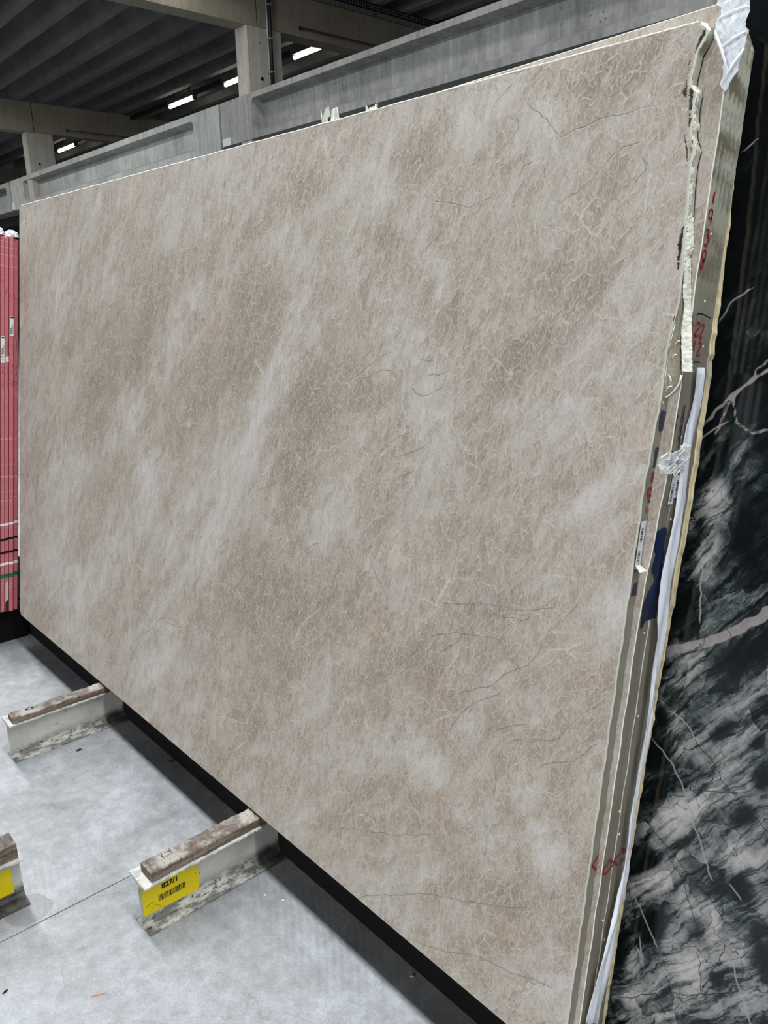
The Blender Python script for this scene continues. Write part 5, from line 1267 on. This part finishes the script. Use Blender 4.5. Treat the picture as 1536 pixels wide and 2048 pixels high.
for ids in ((0, 1, 2, 3), (4, 5, 6), (7, 8, 9, 10, 11), (12, 13, 14), (1, 17, 11)):
    pts = [Vector(CRUMPLE[i]) - cb + Vector((.003, 0, 0)) for i in ids]
    MB().tube(pts, [.0005] + [.0011] * (len(pts) - 2) + [.0004], 6).build('film_fold', M_RESIN, p, True)
p = crumple('plastic_film', FILM_TOP, film_mat('corner_film', .58, (.86, .90, .95, 1), .25), 'milky plastic sheet wrapped over the top right corner of the beige stack', 6, .0016, 8)
cb = Vector(p.location)
M_FOLD = film_mat('film_fold_white', .85, (.95, .96, 1, 1), .3)
for A_, B_ in FILM_FOLDS:
    A_, B_ = Vector(A_) - cb, Vector(B_) - cb
    mid = (A_ + B_) / 2 + Vector((0, 0, .002))
    MB().tube([A_, mid, B_], [.0012, .0024, .0014], 6).build('film_fold', M_FOLD, p, True)
# little plastic scraps on the top edge of the front slab
def scrap(x, size, label, seed):
    R = random.Random(seed)
    j = int(np.argmin(abs(Xs[-1] - x)))
    loc = O + UV * (Vs[-1, j] + .001) + Vector((x, 0, 0)) + NV * .008
    p = empty('plastic_scrap', loc); tag(p, label, 'scrap', 'plastic scraps on the top edge')
    m = MB()
    for i in range(7):
        a = Vector((R.uniform(-.5, .5), R.uniform(-.1, .1), 0)) * size
        b = a + Vector((R.uniform(-.35, .35), R.uniform(-.1, .1), R.uniform(.2, .55))) * size
        c = a + Vector((R.uniform(.15, .5), R.uniform(-.15, .15), R.uniform(0, .25))) * size
        d = b + (c - a) * .4
        m.add([a, c, d, b], [(0, 1, 2, 3)])
    o = m.build('scrap_sheet', M_RESIN, p)
    s = o.modifiers.new('thick', 'SOLIDIFY'); s.thickness = .0008
scrap(-1.60, .065, 'torn white plastic scrap in the middle of the front slab top edge', 3)
scrap(-1.44, .03, 'small pale plastic flake on the top edge nearer the broken corner', 5)

# ------------------------------------------------------------------ red wrapped slabs
def redwrap():
    t = NT('red_film_wrap')
    v = t.coord((1, 1, 1))
    n = t.noise(t.coord((1, 6, 30)), 3, 4, .6)
    w = t.math('MULTIPLY', t.sstep(t.noise(t.coord((1, 30, 8)), 2.0, 4, .6, 1.2), .60, .66), .45)
    c = t.mix(n, srgb(176, 90, 96), srgb(204, 120, 125))
    c = t.mix(w, c, srgb(238, 176, 180))
    t.base(c, .38, .45)
    t.bump(t.math('ADD', n, w), .5, .004)
    return t.m
M_REDW = redwrap()
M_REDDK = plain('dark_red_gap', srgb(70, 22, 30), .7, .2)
M_WHTAPE = plain('white_tape', srgb(232, 218, 222), .5, .3)
M_BKTAPE = plain('black_tape', srgb(14, 14, 16), .4, .4)
M_GRTAPE = plain('green_tape', srgb(14, 104, 66), .4, .4)
XR = -3.804
RT = [-.1075, -.0870, -.0664, -.0470, -.0285, -.0090, .0150]
RL = ['red wrapped slab nearest the aisle, cut off by the picture edge', 'red wrapped slab second from the aisle side', 'red wrapped slab with white label numbered 10', 'red wrapped slab with white tag numbered 11',
      'red wrapped slab with tall white label near its upper half, number 12', 'dark red wrapped slab numbered 13 next to the beige slab']
red = []
for i in range(6):
    t0, t1 = RT[i], RT[i + 1] - .0026
    th = t1 - t0
    p = empty('wrapped_slab', O + NV * t0 + Vector((XR, 0, 0)), SLOT)
    tag(p, RL[i], 'slab', 'red wrapped slabs beyond the beige stack')
    x1 = [-.004, .002, 0, -.002, .001, -.012][i]
    bd = bevel(MB().box(-3.0, x1, 0, 1.708 - .004 * (i % 2), -th, 0).build('wrapped_body', M_REDW, p), .0018)
    for nm, v_, h_, mt in (('white_tape', .424, .011, M_WHTAPE), ('black_tape', .3525, .0115, M_BKTAPE), ('black_tape', .289, .0115, M_BKTAPE), ('white_tape', .234, .012, M_WHTAPE), ('green_tape', .176, .018, M_GRTAPE)):
        dv = .0024 * (i - 3) + .0012 * math.sin(i * 5 + v_ * 20)
        MB().box(x1 - .05, x1 + .0008, v_ - h_ / 2 + dv, v_ + h_ / 2 + dv, -th - .0003, .0003).build(nm, mt, p)
    MB().box(x1 - .2, x1 - .003, .0, 1.70, -th - .0026, -th).build('shadow_spacer', M_REDDK, p)  # dark red filler painting shade into the gap between slabs
    red.append((p, x1, t0, th))
def red_of(t):
    for i in range(6):
        if RT[i] <= t < RT[i + 1]: return i
    return 5
def red_pt(i, t, v_, lift):
    p, x1, t0, th = red[i]
    return (x1 + lift, v_, -min(max(t - t0, 0), th))
def red_stroke(pts, w, mat, name, lift=.0016):
    i = red_of(sum(q[0] for q in pts) / len(pts))
    v, f = ribbon(pts, w, 4 if len(pts) > 4 else 1)
    MB().add([red_pt(i, a, b, lift) for a, b in v], f).build(name, mat, red[i][0])
M_REDINK = plain('crimson_marker', srgb(158, 14, 30), .5, .3)
M_PURP = plain('violet_scratch', srgb(96, 40, 60), .5, .3)
for li, Q in enumerate(RED_LABELS):
    i = [2, 4, 2, 3][li]
    m = MB().add([red_pt(i, a, b, .0010) for a, b in Q], [(0, 1, 2, 3)])
    lb = m.build('paper_label' if li < 2 else 'number_tag', M_PAPER, red[i][0])
    if li < 2:
        va_, vb_ = Q[0][1], Q[2][1]; t0 = min(q[0] for q in Q); W = max(q[0] for q in Q) - t0
        m = MB(); m.add([red_pt(i, t0 + .15 * W, va_ - .003, .0015), red_pt(i, t0 + .95 * W, va_ - .003, .0015), red_pt(i, t0 + .95 * W, va_ - .008, .0015), red_pt(i, t0 + .15 * W, va_ - .008, .0015)], [(0, 1, 2, 3)])
        m.build('label_heading', M_INKBLACK, lb); m = MB()
        q = vb_ + .008
        while q < vb_ + .034:
            m.add([red_pt(i, t0 + .15 * W, q, .0015), red_pt(i, t0 + .45 * W, q, .0015), red_pt(i, t0 + .45 * W, q + .0018, .0015), red_pt(i, t0 + .15 * W, q + .0018, .0015)], [(0, 1, 2, 3)])
            q += .0032
        for d in (.5, .62, .74):
            m.add([red_pt(i, t0 + d * W, vb_ + .01, .0015), red_pt(i, t0 + (d + .05) * W, vb_ + .01, .0015), red_pt(i, t0 + (d + .05) * W, vb_ + .05, .0015), red_pt(i, t0 + d * W, vb_ + .05, .0015)], [(0, 1, 2, 3)])
        m.build('barcode', M_INKBLACK, lb)
for pts, w in RED_INK:
    red_stroke(pts, w, M_REDINK, 'red_mark')
for pts, w in RED_SCRATCH:
    red_stroke(pts, w, M_PURP, 'dark_scratch')
MB().add([red_pt(3, -.045, .142, .0012), red_pt(3, -.032, .150, .0012), red_pt(3, -.032, .06, .0012), red_pt(3, -.045, .045, .0012)], [(0, 1, 2, 3)]).build('torn_patch', plain('bare_stone_patch', srgb(186, 180, 160)), red[3][0])
MB().add([red_pt(3, -.045, .045, .0012), red_pt(3, -.032, .06, .0012), red_pt(3, -.030, .003, .0012), red_pt(3, -.046, .003, .0012)], [(0, 1, 2, 3)]).build('torn_patch', plain('dark_stone_patch', srgb(34, 40, 36)), red[3][0])
# plastic bags on their tops
M_BAG = film_mat('white_bag_film', .86, (.93, .93, .95, 1), .35)
for (t, w, h_, lb, sd_) in ((-.072, .040, .036, 'white crumpled plastic bag on top of the red slabs, at the picture edge', 1), (-.012, .040, .026, 'flat white crumpled plastic on top of the red slabs beside the beige slab', 2)):
    loc = O + NV * t + UV * 1.712 + Vector((XR - .03, 0, 0))
    p = empty('plastic_bag', loc); tag(p, lb, 'bag', 'plastic bags on the red slabs')
    R = np.random.default_rng(sd_)
    vs = []; nA, nR = 28, 9
    for r in range(nR):
        el = r / (nR - 1) * math.pi / 2
        for a in range(nA):
            an = a / nA * math.tau
            k_ = 1 + .16 * math.sin(an * 5 + r) + .12 * math.sin(an * 9 - 2 * r) + R.normal() * .04
            vs.append((w * .9 * math.cos(an) * math.cos(el) * k_, w * .62 * math.sin(an) * math.cos(el) * k_, max(0, h_ * math.sin(el) * k_)))
    fs = [(r * nA + a, r * nA + (a + 1) % nA, (r + 1) * nA + (a + 1) % nA, (r + 1) * nA + a) for r in range(nR - 1) for a in range(nA)]
    MB().add(vs, fs).build('bag_film', M_BAG, p)

# ------------------------------------------------------------------ debris on the floor
M_SPL = plain('wood_splinter', srgb(186, 128, 104), .8, .2)
M_CHIP = plain('dark_chip', srgb(52, 46, 44), .8, .2)
M_CHIPW = plain('pale_chip', srgb(214, 214, 208), .7, .3)
def sliver(name, x, y, L, w, h, ang, mat, label, cat):
    p = empty(name, (x, y, 0), (0, 0, ang)); tag(p, label, cat)
    R = random.Random(int(x * 1000))
    n = 7; vs = []
    for i in range(n):
        s = i / (n - 1); ww = w * (.35 + .65 * math.sin(math.pi * min(1, s * .9 + .1))) * R.uniform(.8, 1.1)
        hh = h * R.uniform(.7, 1.1) * (.4 + .6 * math.sin(math.pi * (s * .9 + .05)))
        x_ = (s - .5) * L
        vs += [(x_, -ww / 2, 0), (x_, ww / 2, 0), (x_, ww * .25, hh), (x_, -ww * .3, hh * .8)]
    fs = [(i * 4 + k, i * 4 + (k + 1) % 4, (i + 1) * 4 + (k + 1) % 4, (i + 1) * 4 + k) for i in range(n - 1) for k in range(4)] + [(0, 3, 2, 1), ((n - 1) * 4, (n - 1) * 4 + 1, (n - 1) * 4 + 2, (n - 1) * 4 + 3)]
    MB().add(vs, fs).build(name + '_body', mat, p)
sliver('wood_splinter', -1.601, .466, .032, .005, .003, math.radians(62), M_SPL, 'thin reddish wood splinter on the open floor near the camera', 'splinter')
sliver('wood_chip', -2.688, .842, .022, .009, .006, math.radians(75), M_CHIP, 'dark brown chip on the floor beside the farther beam', 'chip')
sliver('stone_chip', -2.384, 1.055, .016, .010, .005, math.radians(20), M_CHIP, 'grey stone chip against the black base rail between the beams', 'chip')
sliver('stone_chip', -1.128, 1.052, .010, .006, .004, math.radians(40), M_SPL, 'tan stone chip against the black base rail near the camera', 'chip')
sliver('stone_chip', -1.763, .304, .014, .006, .004, math.radians(110), M_CHIP, 'black chip on the floor near the corner of the picture', 'chip')
sliver('stone_chip', -1.602, .94, .006, .005, .002, math.radians(10), M_CHIPW, 'tiny white chip on the floor right of the stickered beam', 'chip')
sliver('stone_chip', -1.552, .966, .010, .003, .001, math.radians(50), M_CHIPW, 'thin clear sliver on the floor right of the stickered beam', 'chip')
sliver('stone_chip', -1.700, .985 + .04, .02, .012, .008, math.radians(80), plain('rust_flake', srgb(110, 66, 46)), 'rust brown flake lying on the floor against the stickered beam', 'chip') if False else None
